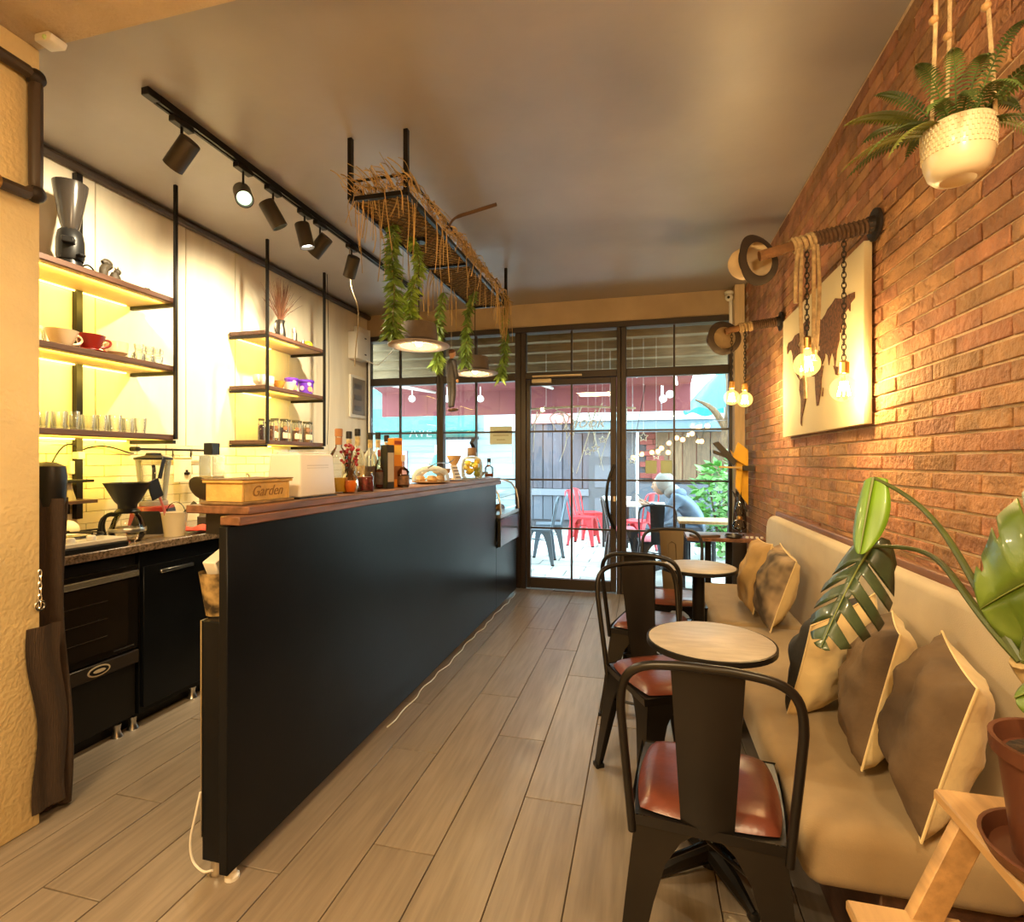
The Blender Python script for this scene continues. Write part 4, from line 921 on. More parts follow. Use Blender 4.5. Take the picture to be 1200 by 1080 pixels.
for i, y in enumerate((1.66, 1.75, 1.84)): L(MB().lathe([(.018, 0), (.018, .016), (.014, .022), (.001, .022)], 14, (-2.40, y, .9455)), 'knob', white, hb)
# coffee server with dripper
cs = thing('coffee_server', 'glass coffee server topped by a black dripper behind the hob', 'coffee server', (-2.50, 2.095, .90))
MB().lathe([(.001, .002), (.055, 0), (.075, .03), (.078, .06), (.06, .115), (.045, .14)], 24).build('glass_body', cglass, cs)
MB().lathe([(.0785, .05), (.080, .055), (.080, .066), (.0785, .07)], 24).build('metal_band', steel, cs)
for a in (R(200), R(250)): MB().tube(bez((.05 * math.cos(a), .05 * math.sin(a), .135), (.14 * math.cos(a), .14 * math.sin(a), .16), (.12 * math.cos(a), .12 * math.sin(a), .02), (.085 * math.cos(a), .085 * math.sin(a), .004), 10), .009, 7).build('handle', blackp, cs)
MB().lathe([(.048, .141), (.055, .15), (.04, .165), (.042, .185), (.055, .20), (.098, .285), (.102, .292), (.094, .292), (.04, .2), (.001, .19)], 24).build('dripper', blackp, cs)
# blender
bd = thing('blender', 'red and black blender with a tall clear jug', 'blender', (-2.68, 2.40, .90), R(28))
mb = MB(); mb.box((0, 0, .075), (.20, .20, .15), taper=.80); mb.build('base', redm, bd, bevel=.008, seg=2)
mb = MB(); mb.prism([(.101, -.075, .01), (.101, .075, .01), (.084, .06, .135), (.084, -.06, .135)], (.004, 0, 0)); mb.build('control_panel', blackp, bd)
for i in range(3):
    for j in range(2): MB().box((.101 - .010 * j, -.035 + .035 * i, .055 + .035 * j), (.006, .022, .014)).build('button', mat('button_grey', (.55, .50, .42), .5), bd)
for s in (-1, 1): MB().prism([(-.09, s * .098, .0), (.098, s * .099, .0), (.06, s * .085, .125), (-.05, s * .085, .125)], (0, s * .006, 0)).build('side_panel', blackp, bd)
MB().lathe([(.07, .152), (.07, .175), (.066, .178)], 20).build('jug_collar', mat('jug_grey', (.30, .27, .22), .4), bd)
MB().lathe([(.001, .18), (.064, .18), (.070, .22), (.088, .40), (.090, .405), (.086, .405), (.062, .19), (.001, .19)], 10).build('jug', tglass, bd)
MB().lathe([(.093, .406), (.094, .418), (.04, .432), (.035, .445), (.001, .447)], 20).build('lid', blackp, bd)
MB().tube(bez((-.03, .08, .37), (-.05, .15, .37), (-.05, .14, .22), (-.03, .07, .22), 8), .010, 7).build('jug_handle', blackp, bd)
# bucket with utensils
bk = thing('utensil_bucket', 'cream metal bucket by the blender holding kitchen utensils', 'bucket', (-2.44, 2.31, .90))
MB().lathe([(.001, .001), (.047, 0), (.062, .125), (.065, .127), (.059, .127), (.044, .006), (.001, .005)], 22).build('bucket', mat('cream_enamel', (.72, .62, .42), .4), bk)
MB().tube([(.06 * math.cos(q), .01, .12 + .06 * math.sin(q)) for q in [i * math.pi / 12 for i in range(13)]], .002, 5).build('bail_handle', black, bk)
ut = thing('skimmer', 'big round dark skimmer standing in the cream bucket', 'utensil', (-2.42, 2.32, .91))
MB().tube([(-.02, -.01, .02), (.0, .02, .10), (.035, .07, .165)], [.006, .007, .012], 7).build('handle', mat('olive_dark', (.055, .045, .022), .5), ut)
Mt = Matrix.Rotation(R(25), 3, 'Z') @ Matrix.Rotation(R(-62), 3, 'X') @ Matrix.Rotation(R(20), 3, 'Y')
MB().lathe([(.001, 0), (.05, -.004), (.075, .006), (.074, .010), (.05, .0), (.001, .006)], 22, (.045, .095, .235), Mt).build('disc', mat('olive_dark', (0, 0, 0)), ut)
sp = thing('spatula', 'black headed spatula with pink handle leaning in the bucket', 'utensil', (-2.45, 2.29, .91))
MB().tube([(.0, -.01, .02), (.01, -.045, .14), (.015, -.075, .205)], .006, 7).build('handle', mat('pink_plastic', (.55, .16, .14), .5), sp)
MB().box((.015, -.10, .245), (.008, .07, .10), Matrix.Rotation(R(20), 3, 'X')).build('blade', blackp, sp, bevel=.003)
MB().box((.02, -.065, .355), (.006, .022, .115), Matrix.Rotation(R(-14), 3, 'X')).build('second_blade', blackp, sp, bevel=.002)
# red cloth
def cloth(u, v): return ((u - .5) * .16, (v - .5) * .24, .012 + .012 * math.sin(u * 9 + v * 4) * math.sin(v * 7) + .006)
t = MB(); t.grid(cloth, 18, 22); o = t.build('dish_cloth', mat('red_cloth', (.62, .06, .025), .9, var=.2, vscale=20, bump=.4, bscale=60), None, (-2.445, 2.50, .90)); lab(o, 'crumpled red dish cloth on the granite worktop', 'cloth'); md = o.modifiers.new('thick', 'SOLIDIFY'); md.thickness = .004
lab(MB().bb(-.045, .045, -.06, .06, 0, .06).build('dark_tin', mat('tin_brown', (.07, .045, .03), .5), None, (-2.62, 2.74, .90), bevel=.004), 'small dark box behind the red dish cloth', 'box')
# canister, wall rail, little shelf, hanging cables
wd = thing('water_canister', 'clear canister with black lid standing behind the wooden box', 'canister', (-2.80, 2.94, .90))
MB().bb(-.055, .055, -.055, .055, 0, .44).build('clear_body', tglass, wd, bevel=.006)
MB().bb(-.05, .05, -.05, .05, .005, .30).build('contents', mat('oats', (.52, .38, .18), .9, var=.3, vscale=80), wd)
MB().bb(-.035, .035, -.035, .035, .441, .52).build('lid', blackp, wd, bevel=.004)
rl = thing('wall_rail', 'black utensil rail fixed to the tiled wall', 'rail', (XL, 2.7, 1.37))
yA, yB = yx(158, -2.92), yx(252, -2.92)
L(MB().cyl((-2.92, yA, 1.372), (-2.92, yB, 1.372), .007, n=8), 'rail', black, rl)
for y in (yA + .02, yB - .02): L(MB().cyl((XL, y, 1.372), (-2.915, y, 1.372), .014, n=10), 'bracket', black, rl)
for y in (2.74, 2.88): L(MB().tube([(-2.915, y, 1.378), (-2.908, y, 1.36), (-2.91, y, 1.33), (-2.905, y, 1.325)], .004, 5), 'hook', black, rl)
hf = thing('hanging_notice', 'small white card with a black mark hung from the rail', 'card', (-2.905, 2.81, 1.24))
MB().box((0, 0, 0), (.004, .13, .15)).build('card', mat('card_white', (.78, .70, .52), .7), hf)
MB().tube([(.0, -.07, .078), (0, .07, .078)], .006, 6).build('wooden_bar', mat('peg', (0, 0, 0)), hf)
MB().lathe([(.018, 0), (.02, .014), (.008, .02), (.008, .032), (.001, .032)], 12, (.003, .03, -.03)).build('mark', blackp, hf)
for s in (-1, 1): MB().cyl((0, s * .06, .08), (-.005, s * .066, .115), .0015, n=5).build('string', black, hf)
lsf = thing('little_wall_shelf', 'small dark wall shelf above the coffee server', 'shelf', (-2.90, 2.05, 1.08))
MB().bb(-.068, .09, -.12, .14, 0, .018).build('board', dwood, lsf, bevel=.002)
MB().bb(-.068, -.05, -.10, .10, -.06, 0).build('bracket', black, lsf)
sc2 = thing('kitchen_scale', 'flat black scale on a small stand on the little wall shelf', 'scale', (-2.88, 2.07, 1.098))
MB().lathe([(.05, 0), (.035, .06), (.03, .09)], 16, cap0=True).build('stand', mat('scale_grey', (.30, .25, .18), .4), sc2)
MB().box((0, .01, .098), (.12, .20, .014)).build('platform', blackp, sc2, bevel=.003)
lab(MB().tube(bez((-2.94, 2.17, 1.38), (-2.88, 2.02, 1.45), (-2.86, 1.96, 1.1), (-2.90, 1.90, 1.02), 14), .004, 6).build('hanging_cable', blackp), 'black cable drooping from the wall post above the scale', 'cable')
lab(MB().tube(bez((-2.94, 2.21, 1.36), (-2.90, 2.3, 1.42), (-2.90, 2.42, 1.34), (-2.94, 2.50, 1.345), 14), .004, 6).build('hanging_cable', blackp), 'black cable looping from the wall post behind the blender', 'cable')
pl = thing('wall_plug', 'white plug on the wall below the first rack post', 'plug', (XL, 2.19, 1.33)); MB().bb(.001, .05, -.018, .018, -.02, .02).build('plug_body', white, pl, bevel=.004); MB().bb(.001, .02, -.035, .035, -.10, -.03).build('socket_plate', white, pl, bevel=.003)
lab(MB().ball((0, 0, .05), .05, 14, 10, (1, 1, 1)).build('garlic_bulb', mat('pale_bulb', (.72, .60, .38), .6), None, (-2.83, 2.05, .90)), 'round pale jar behind the hob next to the pier', 'jar')
# boxes on the far end of the kitchen wall
fb = thing('fuse_box', 'recessed fuse box with grey switches on the kitchen wall', 'fuse box', (XL + .001, 5.06, 1.98))
MB().bb(0, .02, -.15, .15, -.22, .22).build('frame', white, fb, bevel=.003)
MB().bb(.0205, .03, -.125, .125, -.19, .19).build('smoked_door', mat('smoke_grey', (.20, .18, .15), .25), fb, bevel=.002)
for i in range(3): MB().bb(.0305, .036, -.10, .04, -.15 + i * .115, -.10 + i * .115).build('switch_row', mat('switch_dark', (.09, .085, .08), .5), fb)
jb = thing('junction_box', 'white electrical box above the fuse box', 'electrical box', (XL + .001, 5.05, 2.52))
MB().bb(0, .11, -.16, .10, -.16, .12).build('housing', white, jb, bevel=.008, seg=2)
MB().bb(0, .06, -.05, .17, .121, .20).build('rear_housing', white, jb, bevel=.006)
for z in (.07, -.10): MB().box((.112, .0, z), (.004, .03, .012)).build('slot', blackp, jb)
lab(MB().tube(smoothpts([(-2.86, 5.06, 2.37), (-2.7, 5.0, 2.30), (-2.4, 4.6, 2.27), (-2.0, 4.0, 2.24), (-1.6, 3.3, 2.2), (-1.30, 2.86, 2.14)], 5), .004, 6).build('lamp_cable', white), 'white cable slung from the electrical box to the nearer hat pendant', 'cable')
lab(MB().tube(smoothpts([(-2.07, 3.43, 2.84), (-2.1, 3.5, 2.6), (-2.05, 3.52, 2.4), (-2.12, 3.6, 2.15), (-2.14, 3.62, 2.02)], 5), .004, 6).build('loose_wire', mat('wire_tan', (.28, .21, .12), .7)), 'tan loose wire dangling beside the last track spotlight', 'wire')
lab(MB().tube([(XL + .06, 5.22, 1.0), (XL + .06, 5.22, 2.72)], .012, 8).build('wall_conduit', white), 'white conduit running down the wall corner by the fuse box', 'pipe')
# ================================================================ TRACK LIGHT AND SPOTS
tr = thing('lighting_track', 'black ceiling track carrying the spotlights over the kitchen aisle', 'lighting track', (-2.07, 3.2, ZC))
mb = MB(); mb.bb(-.018, -.006, -1.33, 1.5, -.034, -.001).bb(.006, .018, -1.33, 1.5, -.034, -.001).bb(-.006, .006, -1.33, 1.5, -.010, -.001); mb.build('rail', black, tr)
MB().bb(-.02, .02, -1.39, -1.331, -.034, -.001).build('end_feed', black, tr, bevel=.003)
spec = [(1.998, (-2.75, 2.05, 2.10), 0), (2.384, (-1.55, 1.9, 2.15), 14), (2.617, (-1.75, 3.0, 1.9), 16), (2.909, (-1.85, 3.05, 1.6), 18), (3.071, (-2.75, 3.1, 2.05), 0), (3.458, (-2.6, 3.85, 1.9), 14)]
spl_ = ['largest looking track spotlight, nearest the pier, aimed at the wall', 'second track spotlight, glowing straight at the viewer', 'third track spotlight, lit and tilted down the bar', 'fourth track spotlight, brightest white, of the close pair', 'unlit looking track spotlight beside the brightest one', 'last track spotlight, by the dangling tan wire']
for i, (y, aim, E_) in enumerate(spec):
    t = thing('track_spotlight', spl_[i], 'spotlight', (-2.07, y, ZC - .035), 0, 'spotlights on the ceiling track')
    MB().bb(-.018, .018, -.055, .055, -.028, 0).build('adapter', black, t, bevel=.003)
    MB().cyl((0, 0, -.028), (0, 0, -.095), .006, n=8).build('stem', black, t)
    c = Vector((0, 0, -.15)); d = (Vector(aim) - Vector((-2.07, y, ZC - .185))).normalized(); q = d.to_track_quat('Z', 'Y').to_matrix()
    MB().lathe([(.001, -.075), (.042, -.075), (.045, -.07), (.045, .075), (.040, .075), (.036, .055), (.001, .05)], 22, c, q).build('housing', mat('spot_housing', (.050, .038, .025), .45, .3), t)
    MB().lathe([(.036, .056), (.014, .058), (.001, .060)], 18, c, q).build('lens', glow('spot_lens', (.80, 1.0, .62), 3.0 if E_ else 1.2) if i not in (3,) else glow('spot_lens_white', (1, 1, .92), 9), t)
    lamp('spot_beam', 'SPOT', Vector((-2.07, y, ZC - .185)) + d * .085, [70, 45, 60, 65, 72, 70][i], SPOTC, .03, Vector(aim), [125, 95, 95, 95, 110, 120][i], .9)

# ================================================================ HANGING PLANT RACK
pr = thing('plant_rack', 'black mesh hanging rack above the bar with trailing greenery', 'rack', (-1.265, 3.3, ZC))
X0, X1, Ya, Yb, Z0, Zr = -1.415, -1.115, 2.355, 4.25, 2.595, 2.685
for (x, y) in ((X0, Ya), (X1, Ya), (X0, Yb), (X1, Yb)): L(MB().bb(x - .011, x + .011, y - .011, y + .011, Z0, ZC - .001), 'post', black, pr)
mb = MB()
for x in (X0, X1): mb.bb(x - .010, x + .010, Ya, Yb, Z0 - .011, Z0 + .011)
for y in (Ya, (Ya + Yb) / 2, Yb): mb.bb(X0, X1, y - .010, y + .010, Z0 - .011, Z0 + .011)
L(mb, 'frame', black, pr)
mb = MB(); mb.cyl((X0, Ya, Zr), (X1, Ya, Zr), .007, n=8).cyl((X1, Ya, Zr), (X1, Yb, Zr), .007, n=8).cyl((X0, Ya, Zr), (X0, Yb, Zr), .007, n=8).cyl((X0, Yb, Zr), (X1, Yb, Zr), .007, n=8); L(mb, 'upper_rail', black, pr)
mb = MB(); step = .026
n = int((Yb - Ya) / step)
for i in range(n):
    y = Ya + .012 + i * step; s = 1 if i % 2 else -1
    mb.tube([(X0, y, Z0)] + [(X0 + (X1 - X0) * (k + .5) / 12, y + s * .011 * (1 if k % 2 else -1), Z0 + .002) for k in range(12)] + [(X1, y, Z0)], .0030, 4)
L(mb, 'wire_mesh', mat('mesh_brown', (.10, .06, .03), .6, .3), pr, kind='stuff')
L(MB().bb(X0 + .012, X1 - .012, Ya + .012, Yb - .012, Z0 + .006, Z0 + .012), 'reed_mat', mat('reed', (.30, .19, .075), .9, var=.5, vscale=40, stretch=(1, 6, 1), bump=1, bscale=60), pr)
L(MB().cyl((-1.265, 2.87, Z0 - .02), (-1.265, 2.87, Z0 + .004), .03, n=14), 'cable_grommet', black, pr)
straw = mat('straw', (.50, .33, .12), .9, isl=.35)
rs = random.Random(11)
gar = MB()
def strands(n, along, drop, spread):
    for i in range(n):
        p = along(rs.random()); L_ = rs.uniform(.06, .22); q = p + Vector((rs.uniform(-.03, .03), rs.uniform(-.22, .22), rs.uniform(-.02, .03)))
        if rs.random() < drop: q = p + Vector((rs.uniform(-spread, spread), rs.uniform(-.06, .06), -rs.uniform(.06, .34)))
        m_ = p.lerp(q, .5) + Vector((rs.uniform(-.03, .03), rs.uniform(-.03, .03), rs.uniform(-.01, .05)))
        gar.tube(bez(p, p.lerp(m_, .6), m_, q, 6), rs.uniform(.0016, .0038), 3, cap=False)
strands(330, lambda t: Vector((X1 + .012 + rs.uniform(-.012, .012), Ya + t * (Yb - Ya), Z0 + .03 + rs.uniform(-.01, .05))), .14, .03)
strands(120, lambda t: Vector((X0 + t * (X1 - X0), Ya + rs.uniform(-.03, .02), Z0 + .02 + rs.uniform(-.01, .04))), .15, .03)
strands(80, lambda t: Vector((X0 + rs.uniform(-.02, .02), Ya + t * (Yb - Ya), Z0 + .01)), .5, .03)
strands(30, lambda t: Vector((X1 + rs.uniform(-.04, .03), Yb - .1 + t * .12, Z0 + .02)), .8, .03)
o = L(gar, 'straw_garland', straw, pr, kind='stuff', smooth=0)
lv = mat('vine_leaf', (.17, .27, .045), .55, var=.3, isl=.35); lvs = mat('vine_stem', (.20, .16, .05), .7)
def vine(label, top, bot, n, ln, spread, seed, m=lv):
    t = thing('hanging_vine', label, 'plant', top, 0, 'vines trailing from the plant rack'); r2 = random.Random(seed)
    top = Vector(top); B = Vector(bot) - top
    pts = smoothpts([Vector((0, 0, 0)), B * .3 + Vector((r2.uniform(-.03, .03), r2.uniform(-.03, .03), 0)), B * .65 + Vector((r2.uniform(-.03, .03), r2.uniform(-.03, .03), 0)), B], 6)
    MB().tube(pts, .0028, 5).build('stem', lvs, t)
    mb = MB(); ml = len(pts) - 1
    for i in range(n):
        f = (i + r2.random()) / n * ml; k = min(int(f), ml - 1); p = pts[k].lerp(pts[k + 1], f - k)
        a = r2.uniform(0, 6.28); d = Vector((math.cos(a) * spread, math.sin(a) * spread, -r2.uniform(.2, 1.0))).normalized(); l_ = ln * r2.uniform(.6, 1.15) * (.7 + .5 * f / ml)
        s_ = d.cross(Vector((r2.uniform(-1, 1), r2.uniform(-1, 1), .6))).normalized() * l_ * .14
        e = p + d * l_ + Vector((0, 0, -l_ * .12)); mid = p.lerp(e, .45) + Vector((0, 0, .05 * l_))
        mb.add([p, mid - s_, e, mid + s_], [(0, 1, 2, 3)])
    mb.build('foliage', m, t, kind='stuff', smooth=0, fixn=False)
    return t
lb_ = mat('vine_leaf_bright', (.28, .40, .06), .5, isl=.35)
vine('widest vine strand, at the near end of the plant rack', on_x(463, 250, -1.33), on_x(459, 392, -1.36), 520, .075, 1.3, 1)
vine('vine strand beside the widest, ending at the nearer hat pendant', on_x(482, 277, -1.29), on_x(489, 392, -1.29), 480, .07, 1.1, 2, lb_)
vine('vine strand hanging left of the suited figurine', on_x(520, 342, -1.30), on_x(511, 430, -1.34), 320, .07, .7, 3)
vine('vine strand hanging right of the suited figurine', on_x(556, 340, -1.22), on_x(545, 425, -1.25), 320, .07, .7, 4)
vine('last vine strand, at the far end of the plant rack', on_x(592, 360, -1.13), on_x(586, 442, -1.15), 380, .07, .6, 5)
br = thing('dry_branch', 'bare brown branch sticking out of the rack under the ceiling', 'branch', on_x(523, 268, -1.11))
MB().tube(smoothpts([(-.10, -.05, -.10), (0, 0, 0), (.06, -.02, .045), (.18, -.05, .055), (.32, -.07, .07)], 4), [.007] * 9 + [.010] * 8, 7).build('branch', mat('bark', (.12, .065, .03), .9, var=.3, bump=.6), br)

# ================================================================ HAT PENDANTS
felt = mat('pendant_felt', (.10, .07, .045), .8, var=.15, vscale=20); feltin = mat('pendant_lining', (.34, .29, .27), .7)
def pendant(label, loc, E_):
    t = thing('hat_pendant', label, 'lamp', loc)
    MB().lathe([(.108, 0), (.108, .05), (.104, .10), (.098, .128), (.06, .134), (.001, .134), (.001, .131), (.092, .124), (.098, .10), (.102, .05), (.104, .0)], 36).build('crown', felt, t)
    mb = MB(); mb.lathe([(.104, -.001), (.135, -.005), (.165, -.003), (.178, .003), (.178, .006), (.165, .001), (.135, -.001), (.104, .004)], 40); mb.build('brim', feltin, t)
    MB().lathe([(.109, .002), (.111, .004), (.1095, .034), (.107, .036)], 36).build('hat_band', mat('hat_ribbon', (0, 0, 0)), t)
    c = Vector((0, 0, .022))
    MB().ball(c, .034, 16, 10).build('bulb', bulbg, t)
    MB().ball(c, .022, 12, 8).build('filament', glow('filament_white', (1, .66, .24), 260), t)
    MB().cyl(c + Vector((0, 0, .03)), c + Vector((0, 0, .10)), .016, n=12).build('socket', brass, t)
    MB().cyl((0, 0, .134), (0, 0, Z0 - loc[2] - .014), .003, n=6).build('cord', black, t)
    lamp('pendant_light', 'POINT', Vector(loc) + Vector((0, 0, -.012)), E_, WARM, .03)
pendant('nearer hat-shaped pendant lamp glowing above the bar bottles', (-1.27, 2.85, 1.965), 7)
pendant('further hat-shaped pendant lamp beyond the suited figurine', (-1.27, 3.90, 1.975), 7)

# suited figurine on a string
fg = thing('hanging_figurine', 'hanging figurine of a man in a dark suit between the pendants', 'figurine', on_x(529, 482, -1.27), R(-42))
suit = mat('suit_dark', (.035, .03, .032), .7, var=.2); skin = mat('figure_skin', (.42, .22, .12), .6)
def body(edges, rad, name, m, sub=2):
    me = bpy.data.meshes.new(name); vs = list(rad.keys()); ix = {k: i for i, k in enumerate(vs)}
    me.from_pydata([rad[k][0] for k in vs], [(ix[a], ix[b]) for a, b in edges], []); o = put(name, me, None)
    md = o.modifiers.new('skin', 'SKIN'); o.modifiers.new('sub', 'SUBSURF').levels = sub; o.modifiers['sub'].render_levels = sub
    for k in vs:
        s_ = me.skin_vertices[0].data[ix[k]]; r_ = rad[k][1]; s_.radius = (r_, r_) if not isinstance(r_, tuple) else r_
    me.skin_vertices[0].data[0].use_root = True
    bpy.context.view_layer.update()
    m2 = bpy.data.meshes.new_from_object(o.evaluated_get(bpy.context.evaluated_depsgraph_get())); bpy.data.objects.remove(o)
    m2.materials.clear(); m2.materials.append(m); m2.polygons.foreach_set('use_smooth', [True] * len(m2.polygons)); return m2
k = .43 / 1.75
J = dict(pelvis=((0, 0, .90), (.15, .11)), chest=((0, 0, 1.25), (.17, .12)), neck=((0, 0, 1.47), (.08, .07)),
    ls=((-.19, 0, 1.38), .075), le=((-.24, .0, 1.12), .058), lw=((-.22, .06, .90), .046), rs=((.19, 0, 1.38), .075), re=((.24, .0, 1.12), .058), rw=((.22, .06, .90), .046),
    lh=((-.09, 0, .86), .095), lk=((-.10, .02, .48), .07), la=((-.09, 0, .10), .055), rh=((.09, 0, .86), .095), rk=((.10, .02, .48), .07), ra=((.09, -.02, .10), .055))
J = {n: (tuple(Vector(p) * k), (tuple(x * k for x in r) if isinstance(r, tuple) else r * k)) for n, (p, r) in J.items()}
me = body([('pelvis', 'chest'), ('chest', 'neck'), ('chest', 'ls'), ('ls', 'le'), ('le', 'lw'), ('chest', 'rs'), ('rs', 're'), ('re', 'rw'), ('pelvis', 'lh'), ('lh', 'lk'), ('lk', 'la'), ('pelvis', 'rh'), ('rh', 'rk'), ('rk', 'ra')], J, 'suit_body', suit)
put('suit_body', me, fg)
mb = MB(); mb.ball((0, .008 * 1, 1.60 * k), .095 * k, 16, 12, (.86, 1.0, 1.22)); mb.cyl((0, 0, 1.42 * k), (0, 0, 1.55 * k), .05 * k, n=10); mb.ball((0, .008 + .095 * k, 1.59 * k), .018 * k, 8, 6)
for s in (-1, 1): mb.ball((s * .083 * k, .006, 1.59 * k), .022 * k, 8, 6, (.5, 1, 1.4)).ball((s * .22 * k, .07 * k, .82 * k), .045 * k, 8, 6, (.7, .8, 1.3))
mb.build('head_and_hands', skin, fg)
mb = MB(); mb.ball((0, -.012 * k + .006, 1.645 * k), .098 * k, 14, 9, (.9, .98, .85)); mb.build('hair', mat('hair_brown', (.12, .05, .025), .8), fg)
for s in (-1, 1): mb = MB(); mb.ball((s * .095 * k, .05 * k, .045 * k), .065 * k, 10, 7, (.75, 1.9, .7)); mb.build('shoe', mat('shoe_brown', (.08, .04, .025), .4), fg)
MB().prism([(-.05 * k, .108 * k, 1.42 * k), (.05 * k, .108 * k, 1.42 * k), (0, .125 * k, 1.12 * k)], (0, .006 * k, 0)).build('shirt_front', mat('shirt_white', (.6, .55, .5), .8), fg)
MB().cyl((0, 0, 1.70 * k), (0, 0, Z0 - fg.location.z - .014), .0015, n=5).build('string', ropem, fg)

# ================================================================ PIPES ON THE PIER, EMERGENCY LIGHT, FURLED CLOTH
pp = thing('pipework', 'dark pipes with elbows running around the pier corner', 'pipe', (PIERX, 1.3, 2.3))
pm = mat('brown_pipe', (0, 0, 0)); xo = PIERX + .030
yv = 1.395
L(MB().tube(smoothpts([(xo, -1.9, 2.65), (xo, .9, 2.65), (xo, yv - .10, 2.65), (xo, yv - .03, 2.65), (xo, yv, 2.635), (xo, yv, 2.60), (xo, yv, 2.50), (xo, yv, 2.36), (xo, yv, 2.28), (xo, yv, 2.25), (xo, yv - .03, 2.225), (xo, yv - .12, 2.222), (xo, yv - .3, 2.222), (xo, .6, 2.222)], 1), .021, 9), 'pipe', pm, pp)
for (y, z) in ((yv, 2.642), (yv, 2.235)): L(MB().ball((xo, y, z), .030, 12, 8), 'elbow', rustm, pp)
L(MB().cyl((xo, 1.24, 2.22), (xo, 1.28, 2.22), .027, n=12), 'coupling', brass, pp)
em = thing('emergency_light', 'white wedge-shaped emergency light at the beam corner', 'light', (PIERX + .075, PIERY - .035, ZN - .001))
mb = MB(); mb.prism([(-.01, -.03, 0), (.05, -.03, 0), (.07, -.03, -.014), (.06, -.03, -.034), (-.01, -.03, -.026)], (0, .055, 0)); mb.build('housing', white, em, bevel=.005, seg=2)
MB().ball((.04, -.03, -.022), .008, 8, 6).build('lens', mat('lens_green', (.5, .7, .3), .3), em)
uc = thing('hanging_apron', 'brown apron with a black top hanging at the pier end', 'apron', (-2.20, 1.52, 0))
clm = mat('apron_brown', (.050, .031, .020), .95, var=.18, vscale=90, stretch=(6, 6, .3), bump=.5, bscale=60)
def apr(u, v):
    z = .01 + v * 1.15; a = u * 2 * math.pi; w = .058 + .035 * (1 - v) ** .8 + .012 * math.sin(v * 7); r_ = w * (1 + .14 * math.sin(5 * a + 2 * v) + .07 * math.sin(9 * a))
    return (r_ * math.cos(a) * 1.05 - .04 * (1 - v) * .5, r_ * math.sin(a) * .75, z)
MB().grid(apr, 60, 30).build('cloth', clm, uc, smooth=80)
MB().lathe([(.060, 1.13), (.066, 1.15), (.070, 1.24), (.064, 1.28), (.03, 1.295), (.001, 1.297)], 22, sy=.8).build('black_top', blackp, uc)
fl = MB()
def flap(u, v):
    z = .05 + v * .66; y = -.135 - .012 * math.sin(v * 8 + 1) + .02 * (1 - v) + u * .11
    return (.112 + .006 * math.sin(u * 9 + v * 4), y, z)
MB().grid(flap, 10, 14).build('side_flap', clm, uc)
mb = MB()
for i in range(6): mb.tube([(.112 + .006 * math.cos(q) * (i % 2), -.10 + .006 * math.cos(q) * ((i + 1) % 2), .90 - i * .022 + .014 * math.sin(q)) for q in [j * math.pi / 4 for j in range(8)]], .002, 4, closed=True)
mb.build('chain', steel, uc)
MB().tube([(.113, -.10 + .016 * math.cos(q), .785 + .016 * math.sin(q)) for q in [j * math.pi / 8 for j in range(16)]], .004, 6, closed=True).build('key_ring', steel, uc)

# ================================================================ THINGS ON THE BAR
ZB = 1.158
wb = thing('wooden_tea_box', 'distressed yellow wooden box with script at the near bar end', 'box', (-1.315, 1.545, ZB))
ypaint = mat('distressed_yellow', (.62, .40, .12), .75, var=.25, vscale=14, bump=.3, bscale=60)
MB().bb(-.082, .082, -.128, .128, .001, .010).build('bottom_board', mat('worn_brown', (.22, .14, .06), .8, var=.4, vscale=20), wb, bevel=.002)
for (a, b, c, d) in ((-.070, .070, -.116, -.106), (-.070, .070, .106, .116), (-.070, -.060, -.1055, .1055), (.060, .070, -.1055, .1055)): MB().bb(a, b, c, d, .0105, .070).build('side_board', ypaint, wb, bevel=.0015)
MB().bb(-.078, .078, -.124, .124, .0705, .080).build('lid', ypaint, wb, bevel=.002)
MB().bb(-.080, .080, -.126, .126, .0805, .084).build('lid_top', mat('worn_brown', (0, 0, 0)), wb, bevel=.001)
text('Garden', .05, mat('script_brown', (.30, .17, .05), .8), wb, (.0712, 0, .041), (R(90), 0, R(90)), shear=.4)
MB().tube([(0, -.01 + .008 * math.cos(q), .086 + .012 * math.sin(q)) for q in [j * math.pi / 6 for j in range(7)]], .002, 5).build('lid_ring', steel, wb)
wx = thing('white_bread_box', 'plain white box standing on the bar beside the wooden box', 'box', (-1.315, 1.835, ZB))
mb = MB(); mb.box((0, 0, .087), (.15, .24, .165), taper=.90); mb.build('housing', mat('box_white', (.80, .78, .72), .4), wx, bevel=.01, seg=3)
MB().bb(-.076, .076, -.121, .121, 0, .004).build('base_rim', blackp, wx)
MB().bb(-.045, .045, -.095, .095, .170, .176).build('top_panel', white, wx, bevel=.002)
for z in (.115, .125): MB().box((.0685, 0, z), (.003, .14, .002)).build('groove', mat('groove_grey', (.45, .42, .36), .6), wx)
